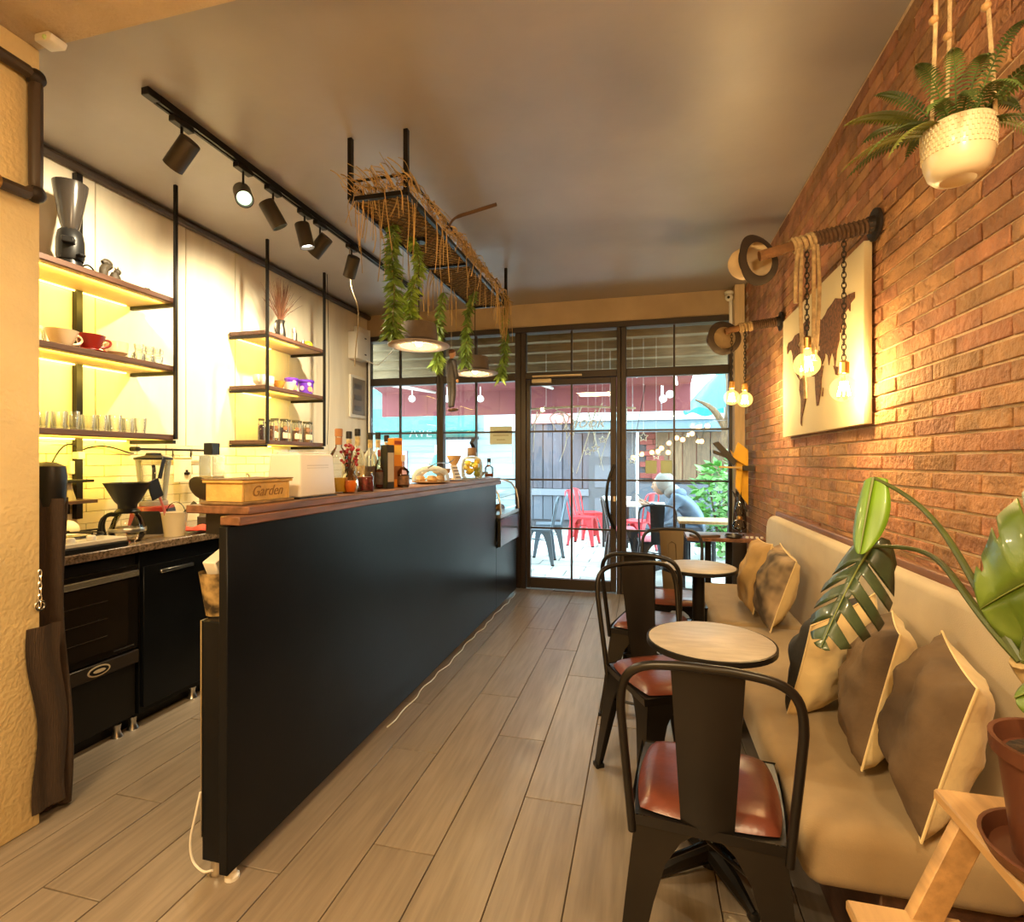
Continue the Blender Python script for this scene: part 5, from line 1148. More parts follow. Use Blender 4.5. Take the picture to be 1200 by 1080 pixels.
def bottle(label, loc, r, h, gm, liquid=None, lf=.6, cap=blackp, capm=None, tag_=None, neck=.3, name='bottle', ch=.035, group=None):
    t = thing(name, label, 'bottle', loc, R(-25), group)
    hb_, hs = h * (1 - neck) * .84, h * (1 - neck)
    MB().lathe([(.001, .004), (r * .9, 0), (r, .008), (r, hb_), (r * .8, hb_ + (hs - hb_) * .6), (r * .36, hs + .01), (r * .34, h - ch), (r * .40, h - ch), (r * .40, h - ch + .008)], 20).build('glass_body', gm, t)
    if liquid: MB().lathe([(.001, .007), (r * .93, .007), (r * .93, hb_ * lf), (.001, hb_ * lf)], 18).build('liquid', liquid, t)
    MB().lathe([(r * .42, h - ch), (r * .43, h - .004), (r * .38, h), (.001, h)], 14, cap0=True).build('cap', cap, t)
    if capm: MB().lathe([(r * .37, hs + .02), (r * .38, h - ch - .004)], 14).build('neck_label', capm, t)
    if tag_: MB().lathe([(r * 1.008, hb_ * .18), (r * 1.008, hb_ * .72)], 20).build('label_band', tag_, t)
    return t
yl = mat('yellow_drink', (.75, .42, .02), .3); corkc = mat('cork', (.45, .22, .10), .9); oran = mat('orange_drink', (.60, .20, .02), .3); dkr = mat('dark_red_drink', (.13, .008, .012), .25)
lblc = mat('label_cream', (.62, .52, .28), .7, var=.3, vscale=50); dgl = glass('dark_glass', (.62, .50, .36), 1.2); ogl = glass('amber_glass', (.92, .72, .48), 1.2); lblk = mat('label_dark', (.06, .04, .035), .5, var=.5, vscale=40)
bottle('clear corked bottle with yellow drink at its bottom, leftmost on the bar', (-1.315, yx(397, -1.315), ZB), .040, .285, cglass, yl, .42, corkc, corkc, None, .32)
for i, (px, h, x) in enumerate(((409, .285, -1.385), (419, .30, -1.37), (434, .288, -1.375), (443, .292, -1.36), (453, .285, -1.385))):
    bottle(['tall clear bottle with black cap behind the red berries', 'tallest clear bottle with yellow neck label, second in the back row', 'third clear syrup bottle of the back row on the bar', 'fourth clear syrup bottle of the back row on the bar', 'fifth clear syrup bottle, just left of the orange carton'][i], (x, yx(px, x), ZB), .034, h, cupglass('syrup_glass', (.97, .97, .86), .4), [lblk, dwood, lblk, spice[0], lblk][i], .62, blackp, lblc, [None, lblc, lblk, None, lblk][i], .34)
bv = thing('berry_vase', 'orange glass vase holding a sprig of red berries on the bar', 'vase', (-1.275, yx(410, -1.275), ZB))
MB().lathe([(.001, .004), (.030, 0), (.040, .03), (.036, .06), (.022, .085), (.026, .10)], 18).build('vase', ogl, bv)
MB().lathe([(.001, .006), (.028, .006), (.036, .03), (.030, .055), (.001, .056)], 16).build('contents', oran, bv)
mb = MB(); rb = random.Random(2); bm_ = MB()
for i in range(34):
    a = rb.uniform(0, 6.28); r_ = rb.uniform(.0, .045); z = rb.uniform(.12, .22); p = Vector((r_ * math.cos(a), r_ * math.sin(a), z))
    mb.tube([(0, 0, .08), (p.x * .4, p.y * .4, z * .75), p], .0012, 4); bm_.ball(p, .0075, 8, 6)
mb.build('twigs', dwood, bv); bm_.build('berries', mat('berry_red', (.30, .012, .02), .3), bv, kind='stuff')
jr = thing('preserve_jar', 'short jar of dark red preserves among the bar bottles', 'jar', (-1.265, yx(428, -1.265), ZB))
MB().lathe([(.001, .002), (.038, 0), (.041, .01), (.041, .07), (.035, .08), (.036, .09)], 18).build('glass_body', cglass, jr)
mb = MB(); mb.lathe([(.001, .005), (.037, .005), (.038, .068), (.001, .07)], 16); mb.build('contents', mat('preserve_red', (.16, .008, .015), .3, var=.7, vscale=60), jr)
bottle('brown liqueur bottle with dark wrap behind the preserve jar', (-1.33, yx(446, -1.33), ZB), .036, .20, dgl, dkr, .8, redm, None, lblk, .3)
def carton(label, loc, d, m, faces, rot=R(-20)):
    t = thing('drink_carton', label, 'carton', loc, rot); MB().box((0, 0, d[2] / 2), d).build('carton', m, t, bevel=.002)
    for (z, hh, mm) in faces: MB().box((d[0] / 2 + .0006, 0, z), (.0012, d[1] * .8, hh)).build('printed_panel', mm, t)
    return t
carton('tall black and grey carton in the middle of the bar bottles', (-1.29, yx(454, -1.29), ZB), (.05, .05, .225), blackp, [(.11, .15, mat('print_grey', (.40, .37, .32), .5))])
carton('tall orange carton right of the black carton on the bar', (-1.305, yx(463, -1.305), ZB), (.055, .055, .265), mat('carton_orange', (.75, .27, .01), .5), [(.20, .05, mat('print_yellow', (.85, .55, .08), .5)), (.08, .07, mat('print_brown', (.30, .10, .02), .5)), (.24, .02, redm)], R(-30))
bottle('squat brown labelled bottle at the right end of the bar bottles', (-1.275, yx(471, -1.275), ZB), .040, .175, dgl, mat('brown_drink', (.10, .04, .015), .3), .8, white, None, mat('label_brown', (.22, .11, .05), .6, var=.5, vscale=40), .42)
# cake dome
cd = thing('cake_dome', 'clear cake dome with pastries beyond the bar bottles', 'cake dome', (-1.315, yx(505, -1.315), ZB))
MB().lathe([(.001, .004), (.06, 0), (.11, .010), (.113, .016), (.06, .012), (.001, .012)], 28, sy=1.4).build('plate', mat('plate_wood', (.45, .30, .16), .5), cd)
MB().lathe([(.112, .018), (.110, .05), (.09, .088), (.045, .108), (.001, .115)], 28, sy=1.4).build('dome', tglass, cd)
MB().ball((0, 0, .125), .012, 10, 8).build('knob', tglass, cd)
for ci, (x, y) in enumerate(((-.04, -.07), (.03, -.05), (0, .01), (.045, .05), (-.03, .08))):
    o = MB().lathe([(.001, 0), (.028, 0), (.032, .012), (.024, .03), (.001, .034)], 12, sy=1.2).build('cake_slice', pastry, None, (-1.315 + x, cd.location.y + y, ZB + .016)); lab(o, 'small golden cake under the dome, %s of five from the bottles' % ORD[ci], 'cake', 'cakes under the dome')
lab(MB().tube(smoothpts([(0, -.20, .0), (0, -.05, .03), (0, .12, .028), (0, .24, .05)], 4), [.004] * 13, 6).build('cake_server', steel, None, (-1.25, cd.location.y - .0, ZB + .10)), 'thin metal tongs lying across the cake dome', 'tongs')
ty = thing('serving_tray', 'thin dark tray under the lemon jar', 'tray', (-1.30, yx(546, -1.30), ZB)); MB().bb(-.09, .09, -.26, .22, 0, .007).build('tray', mat('tray_slate', (.07, .05, .045), .4), ty, bevel=.002)
ZT = ZB + .007
wbw = thing('wooden_bowl', 'pale wooden bowl on a black foot at the tray side', 'bowl', (-1.36, yx(517, -1.36), ZB)); MB().lathe([(.04, 0), (.035, .012), (.028, .045)], 16, cap0=True).build('foot', blackp, wbw); MB().lathe([(.001, .046), (.03, .046), (.06, .062), (.065, .09), (.058, .09), (.001, .06)], 20).build('bowl', pine, wbw)
mn = thing('menu_stand', 'small printed card leaning before the lemon jar', 'card', (-1.28, yx(534, -1.28), ZT)); MB().box((0, 0, .055), (.004, .13, .105), Matrix.Rotation(R(-18), 3, 'Y')).build('card', mat('card_cream', (.75, .68, .55), .7), mn)
for i in range(4): MB().box((.0215 - .0115 * i * .72 + .0, 0, .022 + i * .022), (.003, .10, .008), Matrix.Rotation(R(-18), 3, 'Y')).build('print_line', mat('print_dark', (.16, .10, .08), .7), mn)
cn = thing('paper_cone_cup', 'tan paper cup raised behind the menu card', 'cup', (-1.36, yx(532, -1.36), ZT)); MB().lathe([(.03, 0), (.008, .01), (.008, .09), (.03, .12), (.055, .175), (.05, .175), (.001, .12)], 18, cap0=True).build('cup', mat('paper_tan', (.66, .43, .20), .7), cn)
lj = thing('lemon_jar', 'clear jar of lemons with a black stopper at the bar end', 'jar', (-1.31, yx(553, -1.31), ZT))
MB().lathe([(.001, .003), (.07, 0), (.082, .015), (.085, .10), (.072, .15), (.038, .17), (.036, .20)], 24).build('glass_body', tglass, lj)
lem = mat('lemon', (0, 0, 0)); lime = mat('lime', (.35, .42, .03), .45)
rl_ = random.Random(4)
for i in range(9):
    a = i * 2.4; r_ = .042; z = .035 + .012 * i; lab(MB().ball((0, 0, 0), .026, 10, 7, (1.1, .9, .85)).build('lemon', lem if i % 3 else lime, None, tuple(lj.location + Vector((r_ * math.cos(a), r_ * math.sin(a), z)))), '%s fruit up inside the clear jar, a yellow lemon' % ORD[i] if i % 3 else '%s fruit up inside the clear jar, a green lime' % ORD[i], 'fruit', 'lemons and limes in the jar')
MB().lathe([(.034, .175), (.034, .235), (.026, .24)], 16).build('neck', mat('neck_brown', (.25, .15, .07), .6), lj)
mb = MB(); st = []
for i in range(12): r_ = .062 if i % 3 == 0 else .034; st.append((0, r_ * math.cos(i * math.pi / 6), .275 + .042 * math.sin(i * math.pi / 6) * (1 if i % 3 == 0 else .8)))
mb.prism(st, (.03, 0, 0)); mb.build('stopper', blackp, lj)
bottle('little bottle with amber drink at the far end of the bar', (-1.31, yx(573, -1.31), ZB), .038, .165, cglass, mat('amber_drink', (.38, .10, .02), .3), .4, blackp, None, None, .4)
lab(MB().lathe([(.001, .002), (.05, 0), (.052, .03), (.05, .05), (.046, .05), (.001, .006)], 20).build('tealight_bowl', tglass, None, (-1.38, yx(565, -1.38), ZB)), 'clear shallow bowl behind the little amber bottle', 'bowl')
# bag on the lower ledge behind the bar end
bg = thing('patterned_bag', 'brown mottled bag hanging at the near kitchen side of bar', 'bag', (-1.345, 1.465, .802))
MB().grid(lambda u, v: ((.042 + .022 * v + .006 * math.sin(5 * u * 6.28)) * math.cos(u * 6.28), (.06 + .02 * v) * math.sin(u * 6.28), .001 + .14 * v), 30, 10).build('bag', mat('mottled_brown', (.12, .075, .03), .7, var=.8, vscale=30, col2=(.42, .29, .12), detail=2), bg)
MB().box((.0, -.02, .165), (.05, .08, .06), Matrix.Rotation(R(25), 3, 'X')).build('paper', white, bg, bevel=.004)
lab(MB().box((0, 0, .05), (.07, .10, .10)).build('paper_pack', mat('pack_tan', (.60, .42, .25), .8), None, (-1.475, 2.10, .835), bevel=.004), 'tan paper pack on the prep top under the ledge', 'pack')
# ================================================================ OUTSIDE: THE LANE
pv = struct('ground', 'pale stone paved lane outside the glass front')
MB().bb(-9, 7, YB + .05, 16, -.14, -.035).build('ground_bed', mat('lane_bed', (.30, .29, .27), .9), pv)
stm = mat('lane_stone', (.46, .46, .45), .6, var=.12, vscale=6, objvar=.10, bump=.1, bscale=30)
sme = MB().box((0, 0, 0), (.392, .292, .03)).mesh('paving_stone', stm, bevel=.006)
for r_ in range(14):
    for c_ in range(17):
        put('paving_stone', sme, pv, (-3.9 + c_ * .4 + (.2 if r_ % 2 else 0), YB + .24 + r_ * .30, -.022 + rnd.uniform(-.002, .002)))
# own shop canopy: boards above the transoms and a maroon awning
cano = thing('canopy', 'stepped wooden boards of the canopy seen through the transom panes', 'canopy', (-.9, YB + .5, 2.6))
cb = mat('canopy_board', (.20, .13, .06), .7, var=.2, stretch=(1, 8, 8))
for i in range(5): L(MB().bb(-3.4, 1.6, YB + .16 + i * .12, YB + .28 + i * .12, 2.66 - i * .085, 2.69 - i * .085).bb(-3.4, 1.6, YB + .262 + i * .12, YB + .28 + i * .12, 2.575 - i * .085, 2.66 - i * .085), 'board', cb, cano)
aw = thing('awning', 'maroon fabric awning hanging over the lane outside', 'awning', (-.8, 7.2, 2.4))
mar = mat('awning_maroon', (.20, .045, .048), .85, var=.1, vscale=3); mar2 = mat('awning_dark', (.15, .032, .036), .85)
L(MB().prism([(-4.2, 7.15, 2.57), (-4.2, 7.15, 2.59), (-4.2, 7.95, 2.43), (-4.2, 7.95, 2.41)], (4.85, 0, 0)), 'roof_cloth', mar, aw)
for i in range(12): L(MB().bb(-4.2 + i * .404, -3.8 + i * .404, 7.95, 7.965, 2.02, 2.42), 'valance', mar2, aw)
L(MB().bb(-4.2, .65, 7.93, 7.99, 2.40, 2.46), 'front_bar', mar, aw)
for x in (-3.4, -1.5, .30): L(MB().cyl((x, 6.0, 2.305), (x + .15, 7.92, 2.40), .022, n=8), 'folding_arm', white, aw)
for i, px in enumerate((483, 524, 563, 777)):
    lt = thing('awning_lamp', ['round white lamp under the awning, left pane', 'round white lamp under the awning, second pane left', 'round white lamp under the awning, beside the second pendant', 'pair of round white lamps under the awning, right pane'][i], 'lamp', on_y(px, 467, 7.6))
    MB().ball((0, 0, 0), .055, 14, 9).build('globe', mat('globe_white', (.8, .8, .76), .4), lt); MB().cyl((0, 0, .05), (0, 0, .18), .008, n=6).build('stem', white, lt)
    if i == 3: MB().ball((.09, 0, .06), .055, 14, 9).build('globe', mat('globe_white', (0, 0, 0)), lt)
# opposite side of the lane
def block(name, label, cat, loc): return thing(name, label, cat, loc)
YO = 10.6
def xo_(px, Y=YO): return on_y(px, 540, Y).x
shop = block('opposite_shop', 'pale boarded shopfront across the lane with turquoise canopy', 'shop', (xo_(520), YO, 0))
sid = mat('pale_siding', (.30, .39, .42), .7, objvar=.10); cyan = mat('turquoise_cloth', (.05, .36, .35), .7, var=.15)
xa, xb = xo_(385), xo_(612)
L(MB().bb(xa, xb, YO + .03, YO + .3, -.03, 3.6), 'wall', mat('pale_wall', (.36, .44, .47), .8), shop)
for i in range(16): L(MB().bb(xa, xb, YO, YO + .028, .0 + i * .125, .118 + i * .125), 'siding_board', sid, shop)
pA1, pA2 = on_y(450, 481, YO - .9), on_y(612, 503, YO - .9)
L(MB().prism([(xa, YO - .02, pA1.z + .55), (xa, YO - .02, pA1.z + .57), (xa, YO - 1.0, pA1.z + .02), (xa, YO - 1.0, pA1.z)], (xo_(575) - xa, 0, 0)), 'canopy_cloth', cyan, shop)
L(MB().bb(xa, xo_(575), YO - 1.01, YO - .995, pA2.z, pA1.z), 'canopy_valance', cyan, shop)
L(MB().bb(xo_(577), xb, YO - .6, YO - .57, 1.85, 2.5), 'shutter_panel', mat('pale_grey', (.40, .45, .50), .6), shop)
pS = on_y(493, 507, YO - .03); L(MB().bb(xo_(440), xo_(560), YO - .03, YO - .002, pS.z - .14, pS.z + .14), 'sign_board', mat('sign_turquoise', (.03, .20, .18), .6), shop)
tx = text('AVE', .30, whitep, shop, tuple(Vector((pS.x, YO - .034, pS.z)) - shop.location), (R(90), 0, 0))
pP = on_y(468, 555, YO - .04); L(MB().box((pP.x, YO - .03, pP.z), (.36, .03, 1.0)), 'pink_poster', mat('poster_pink', (.55, .25, .30), .6), shop)
pc = on_y(545, 540, YO - .1); 
L(MB().bb(xo_(522), xo_(558), YO - .06, YO - .005, -.0, on_y(540, 515, YO).z), 'shop_window', mat('dusk_glass', (.42, .48, .58), .2), shop)
L(MB().bb(xo_(518), xo_(562), YO - .10, YO - .061, on_y(540, 515, YO).z, on_y(540, 512, YO).z), 'window_head', blackp, shop)
par = thing('closed_umbrella', 'turquoise cloth umbrella standing before the opposite shop', 'umbrella', (on_y(511, 540, 9.2).x, 9.2, -.007))
MB().cyl((0, 0, 0), (0, 0, 1.6), .02, n=8).build('pole', white, par)
MB().lathe([(.30, .82), (.16, 1.15), (.03, 1.42), (.001, 1.45)], 8).build('canopy', cyan, par, smooth=0); MB().lathe([(.2, 0), (.2, .05), (.03, .06)], 16, cap0=True).build('base', blackp, par)
# dark plank cladding in the middle
clad = block('plank_facade', 'dark purple-grey vertical plank facade across the lane', 'facade', (xo_(650), YO, 0))
pkm = mat('facade_plank', (.075, .068, .088), .7, var=.2, vscale=5, stretch=(6, 6, .5), objvar=.2)
x_, x_e = xo_(614), xo_(690); L(MB().bb(x_, xo_(745), YO + .03, YO + .3, -.03, 3.6), 'wall', mat('facade_dark', (.07, .068, .08), .8), clad)
k = 0
while x_ < x_e: L(MB().bb(x_ + .006, x_ + .19, YO - (.03 if k % 2 else 0), YO + .028, .75, 2.05), 'plank', pkm, clad); x_ += .20; k += 1
x_ = xo_(614)
while x_ < x_e: L(MB().bb(x_ + .006, x_ + .19, YO - .02, YO + .028, .12, .60), 'plank', mat('plank_blue', (.09, .10, .13), .7, objvar=.15), clad); x_ += .20
L(MB().bb(xo_(614), x_e, YO - .07, YO + .028, .61, .74), 'ledge', mat('ledge_grey', (.15, .16, .19), .6), clad)
L(MB().bb(xo_(614), x_e, YO - .07, YO + .028, 2.06, 2.30), 'fascia', mat('fascia_red', (.62, .20, .20), .6), clad)
L(MB().bb(xo_(690), xo_(745), YO - .03, YO + .028, 0, 2.05), 'door_panel', mat('door_grey', (.07, .075, .09), .6), clad)
for z in (.35, 1.0, 1.6): L(MB().bb(xo_(697), xo_(720), YO - .05, YO - .031, z - .22, z + .22), 'door_inset', mat('door_inset', (.11, .115, .14), .6), clad)
# second shop to the right: pale sign band over dark wall with brick panels
sh2 = block('corner_shop', 'dark fronted shop across the lane with pale sign band', 'shop', (xo_(790), YO, 0))
xa, xb = xo_(748), xo_(852)
L(MB().bb(xo_(748), xb, YO + .03, YO + .3, -.03, 2.3), 'wall', mat('shop_dark', (.06, .065, .08), .8), sh2)
sg = block('shop_sign', 'long pale horizontal sign band across the lane above the dark shop', 'sign', (xo_(764), YO - .4, 2.1)); xs = xo_(676)
L(MB().bb(xs, xb, YO - .5, YO - .12, 2.06, 2.16), 'sign_band', mat('band_pale', (.45, .54, .55), .5), sg)
L(MB().bb(xs, xb, YO - .45, YO - .12, 1.85, 2.055), 'sign_band', mat('band_blue', (.10, .15, .18), .5), sg)
L(MB().bb(xs, xb, YO - .5, YO - .12, 2.165, 2.36), 'sign_band', mat('band_white', (.40, .48, .49), .5), sg)
for px in (700, 760, 820): L(MB().bb(xo_(px), xo_(px) + .04, YO - .12, YO + .027, 2.08, 2.12), 'bracket', black, sg)
bk2 = mat('lane_brick', (.20, .04, .035), .8, objvar=.25)
bme = MB().box((0, 0, 0), (.24, .03, .10)).mesh('brick', bk2, bevel=.004)
for r_ in range(9):
    for c_ in range(5):
        put('brick', bme, sh2, tuple(Vector((xo_(748) + .15 + c_ * .25 + (.12 if r_ % 2 else 0), YO - .02, 1.02 + r_ * .108)) - sh2.location))
bw = mat('lane_board', (.13, .075, .038), .7, var=.25, objvar=.25, stretch=(5, 5, .6))
x_ = xo_(768)
while x_ < xo_(850): L(MB().bb(x_ + .006, x_ + .24, YO - .06, YO + .0, .9, 1.85), 'board', bw, sh2); x_ += .25
L(MB().bb(xo_(748), xo_(850), YO - .12, YO - .01, .0, .86), 'lower_panel', mat('panel_slate', (.075, .085, .11), .6), sh2)
L(MB().bb(xo_(764), xo_(778), YO - .08, YO - .061, .95, 1.4), 'red_frame', bk2, sh2)
# blue parasol and tree trunk at the right
bp_ = thing('blue_parasol', 'bright blue parasol cloth at the upper right window corner', 'parasol', on_y(850, 540, 9.0) + Vector((0, 0, -1.307)))
MB().cyl((0, 0, 0), (0, 0, 2.75), .025, n=8).build('pole', white, bp_)
mb = MB(); mb.grid(lambda u, v: ((.04 + .60 * v) * math.cos(u * 6.2832) , (.04 + .60 * v) * math.sin(u * 6.2832), 2.75 - .65 * v ** 1.3 + .03 * math.cos(u * 8 * 6.2832) * v), 64, 8); mb.build('canopy', mat('parasol_blue', (.03, .50, .75), .6), bp_)
trk = thing('tree_trunk', 'brown tree trunk wound with lights outside the right pane', 'tree', on_y(856, 540, 8.2) + Vector((0, 0, -1.307)))
MB().tube(smoothpts([(0, 0, 0), (.04, 0, .8), (-.02, 0, 1.5), (.05, 0, 2.1), (.02, 0, 2.7)], 5), [.16 - .003 * i for i in range(21)], 12).build('trunk', mat('lane_bark', (.12, .07, .035), .9, var=.4, vscale=12, stretch=(3, 3, .6), bump=1, bscale=20), trk)
mb = MB(); mb.tube(smoothpts([(-.02, 0, 1.7), (-.25, -.1, 2.05), (-.5, -.1, 2.2)], 4), [.06, .055, .05, .05, .045, .04, .03, .02, .015], 8); mb.build('bough', mat('lane_bark', (0, 0, 0)), trk)
def bush(label, c, rx, rz, n, ls, seed, m, col_stem=True):
    t = thing('leafy_bush', label, 'bush', c); r2 = random.Random(seed); mb = MB()
    for i in range(n):
        a = r2.uniform(0, 6.28); h = r2.random(); rr = rx * math.sqrt(r2.random()) * (math.sin(math.pi * (.15 + .8 * h)) ** .6)
        p = Vector((rr * math.cos(a), rr * math.sin(a) * .7, .12 + rz * h)); d = Vector((math.cos(a + r2.uniform(-1, 1)), math.sin(a), r2.uniform(-.6, .7))).normalized(); l_ = ls * r2.uniform(.6, 1.3); s_ = d.cross(Vector((r2.uniform(-1, 1), r2.uniform(-1, 1), 1))).normalized() * l_ * .24
        mb.add([p, p + d * l_ * .5 - s_, p + d * l_, p + d * l_ * .5 + s_], [(0, 1, 2, 3)])
    mb.build('foliage', m, t, kind='stuff', smooth=0, fixn=False)
    mb = MB()
    for i in range(7): a = i * .9; mb.tube([(0, 0, 0), (rx * .25 * math.cos(a), rx * .2 * math.sin(a), rz * .5), (rx * .5 * math.cos(a), rx * .35 * math.sin(a), rz * .9)], [.02, .012, .004], 5)
    mb.build('stems', mat('lane_bark', (0, 0, 0)), t)
bg1 = mat('bush_green', (.10, .28, .05), .5, var=.2, isl=.4); bg2 = mat('bush_pale', (.22, .40, .14), .5, isl=.4)
bush('bright green leafy bush behind the seated person outside', on_y(845, 540, 7.6) + Vector((0, 0, -1.307)), .36, 1.15, 650, .15, 21, bg1)
bush('pale green bush at the right edge of the right window', on_y(866, 540, 6.9) + Vector((0, 0, -1.307)), .24, 1.30, 420, .12, 22, bg2)
# string lights
sl = thing('string_lights', 'string of small glowing bulbs outside the right window', 'string lights', (xo_(800, 6.9), 6.9, 1.6))
wire = []; gl_ = glow('lane_bulb', (1, .55, .14), 5)
for i, (px, py) in enumerate([(742, 536), (752, 532), (764, 530), (775, 525), (784, 519), (793, 513), (800, 515), (811, 508), (822, 517), (829, 499), (818, 501), (783, 530), (771, 529)]):
    p = on_y(px, py, 6.9 + .1 * (i % 3)) - Vector(sl.location); MB().ball(p, .030, 10, 7).build('bulb', gl_, sl); wire.append(p + Vector((0, 0, .035)))
wire.insert(0, Vector((-.45, 1.03, .80))); wire.insert(11, on_y(852, 492, 8.0) - Vector(sl.location))
MB().tube(smoothpts(wire[:12], 3), .005, 5).build('wire', black, sl)
# hanging star and snowflake ornaments, bare white twigs
for i, (px, py, r_) in enumerate([(689, 529, .045), (698, 525, .045), (706, 515, .04), (741, 539, .042), (769, 534, .042), (754, 512, .05)]):
    t = thing('star_ornament', ['pale star hanging lowest left in the door pane', 'pale star hanging second in the door pane', 'pale star hanging highest in the door pane', 'pale star hanging at the left edge of the right pane', 'pale star hanging above the second square sticker', 'large pale star hanging topmost in the right pane'][i], 'ornament', on_y(px, py, YB + .35), 0, 'stars hung outside the glass')
    pts = [((r_ if j % 2 == 0 else r_ * .45) * math.sin(j * math.pi / 5), 0, (r_ if j % 2 == 0 else r_ * .45) * math.cos(j * math.pi / 5)) for j in range(10)]
    MB().tube(pts, .006, 5, closed=True).build('star', mat('star_cream', (.80, .76, .60), .5), t)
    MB().cyl((0, 0, r_), (0, 0, 2.5755 - t.location.z), .0012, n=4).build('thread', white, t)
tw = thing('twig_garland', 'bleached bare twigs hanging outside above the door glass', 'branch', on_y(690, 500, YB + .5)); rt = random.Random(8)
twm = mat('bleached_twig', (.66, .60, .46), .8)
for i in range(13):
    px = 622 + i * 9.5 + rt.uniform(-3, 3); a = on_y(px, 478 + rt.uniform(-6, 10), YB + .5); b = on_y(px + rt.uniform(-26, 20), 520 + rt.uniform(-15, 40), YB + .5); m_ = a.lerp(b, .5) + Vector((rt.uniform(-.12, .12), rt.uniform(-.05, .05), rt.uniform(-.03, .10)))
    L(MB().tube(bez(a, a.lerp(m_, .7), m_, b, 10), [.008 - .0005 * j for j in range(11)], 5), 'twig', twm, tw)
L(MB().tube([on_y(610, 480, YB + .5), on_y(680, 476, YB + .5), on_y(745, 478, YB + .5)], .012, 6), 'branch', twm, tw)
for px in (640, 715): q = on_y(px, 478, YB + .5); L(MB().cyl(q, (q.x, q.y, 2.4905), .002, n=4), 'hanging_thread', white, tw)
# notice on the second bay glass
nt = on_y(587, 510, YB + .02); pn = thing('paper_notice', 'cream paper notice fixed to the outside of the second bay', 'notice', nt)
MB().box((0, .0, 0), (.24, .003, .19)).build('paper', backlit('paper_cream', (.75, .62, .40), .5), pn)
for i, wd_ in enumerate((.15, .17, .09)): MB().box((0, -.0022, .045 - i * .045), (wd_, .001, .010)).build('print_line', mat('print_tan', (.50, .36, .20), .8), pn)
# tables, chairs, a seated person
red = mat('chair_red', (.62, .035, .05), .4, .2); blu = mat('chair_blue_grey', (.12, .16, .20), .4, .5); drk = mat('chair_dark', (.03, .03, .035), .4, .5); pinkp = mat('pink_pad', (.62, .12, .16), .5)
def at0(px, Y): return (on_y(px, 540, Y).x, Y, -.007)
metal_chair('red metal chair beyond the door glass, facing the lane table', at0(684, 8.3), R(-100), body=red, cover=False)
metal_chair('second red metal chair just behind the first beyond the door', at0(690, 9.0), R(-60), body=red, cover=False)
metal_chair('red metal chair at the left of the right window outside', at0(747, 7.9), R(60), body=red, cover=False)
metal_chair('blue-grey metal chair outside at the left of the door glass', at0(631, 6.7), R(95), body=blu, cover=False)
metal_chair('second blue-grey metal chair beside the first outside the door', at0(643, 7.25), R(100), body=blu, cover=False)
metal_chair('dark metal chair with pink pad right outside the right window', at0(768, 5.97), R(4), body=drk, pad=pinkp)
metal_chair('dark metal chair with pink pad half hidden by the door post', at0(729, 6.8), R(-80), body=drk, pad=pinkp)
def lane_table(label, loc, w_, d_, m, h=.74):
    t = thing('lane_table', label, 'table', loc); MB().bb(-w_ / 2, w_ / 2, -d_ / 2, d_ / 2, h - .03, h).build('tabletop', m, t, bevel=.004)
    for sx in (-1, 1):
        for sy in (-1, 1): MB().bb(sx * (w_ / 2 - .05) - .018, sx * (w_ / 2 - .05) + .018, sy * (d_ / 2 - .05) - .018, sy * (d_ / 2 - .05) + .018, 0, h - .031).build('leg', drk, t)
pale = mat('pale_top', (.70, .68, .62), .5)
lane_table('pale topped table beside the red chairs beyond the door', at0(722, 8.4), .45, .6, pale)
lane_table('pale topped table in front of the seated person outside', at0(752, 7.3), .60, .55, pale)
lane_table('pine topped table right outside the right window', at0(828, 5.82), .58, .40, pine, .70)
# person in a hooded jacket, leaning over a phone
pe = thing('person', 'person in a pale hood and blue-grey jacket bent over a phone outside', 'person', at0(818, 6.45), R(80))
pe.scale = (1, 1, 1)
denim = mat('jacket_blue', (.09, .13, .19), .85, var=.15, vscale=6); dark = mat('trousers_dark', (.04, .045, .06), .85)
J = dict(pelvis=((0, -.06, .52), (.17, .13)), waist=((0, .02, .68), (.165, .12)), chest=((0, .18, .84), (.19, .13)), neck=((0, .31, .93), (.085, .08)),
    ls=((-.19, .22, .87), .075), le=((-.24, .34, .64), .055), lw=((-.10, .57, .78), .042), rs=((.19, .22, .87), .075), re=((.24, .34, .64), .055), rw=((.10, .57, .78), .042),
    lh=((-.10, -.02, .50), .10), lk=((-.13, .40, .50), .075), la=((-.13, .36, .10), .05), lf=((-.13, .50, .05), .045), rh=((.10, -.02, .50), .10), rk=((.13, .40, .50), .075), ra=((.13, .36, .10), .05), rf=((.13, .50, .05), .045))
me = body([('pelvis', 'waist'), ('waist', 'chest'), ('chest', 'neck'), ('chest', 'ls'), ('ls', 'le'), ('le', 'lw'), ('chest', 'rs'), ('rs', 're'), ('re', 'rw'), ('pelvis', 'lh'), ('lh', 'lk'), ('lk', 'la'), ('la', 'lf'), ('pelvis', 'rh'), ('rh', 'rk'), ('rk', 'ra'), ('ra', 'rf')], J, 'body', denim)
me.materials.append(dark)
for p in me.polygons:
    if p.center.z < .56 and abs(p.center.y) < 1 and p.center.z < .62 - .2 * max(0, -p.center.y): p.material_index = 1
put('body', me, pe)
pskin = mat('person_skin', (.50, .30, .20), .6)
mb = MB(); Mh = Matrix.Rotation(R(-28), 3, 'X')
mb.ball((0, .42, 1.02), .095, 18, 12, (.84, 1.0, 1.2)); mb.ball((0, .515, .995), .018, 8, 6, (.8, 1, 1.2)); mb.ball((0, .50, .955), .022, 8, 6, (1.2, .5, .4))
for s in (-1, 1): mb.ball((s * .035, .505, 1.03), .012, 8, 6)
mb.build('head', pskin, pe)
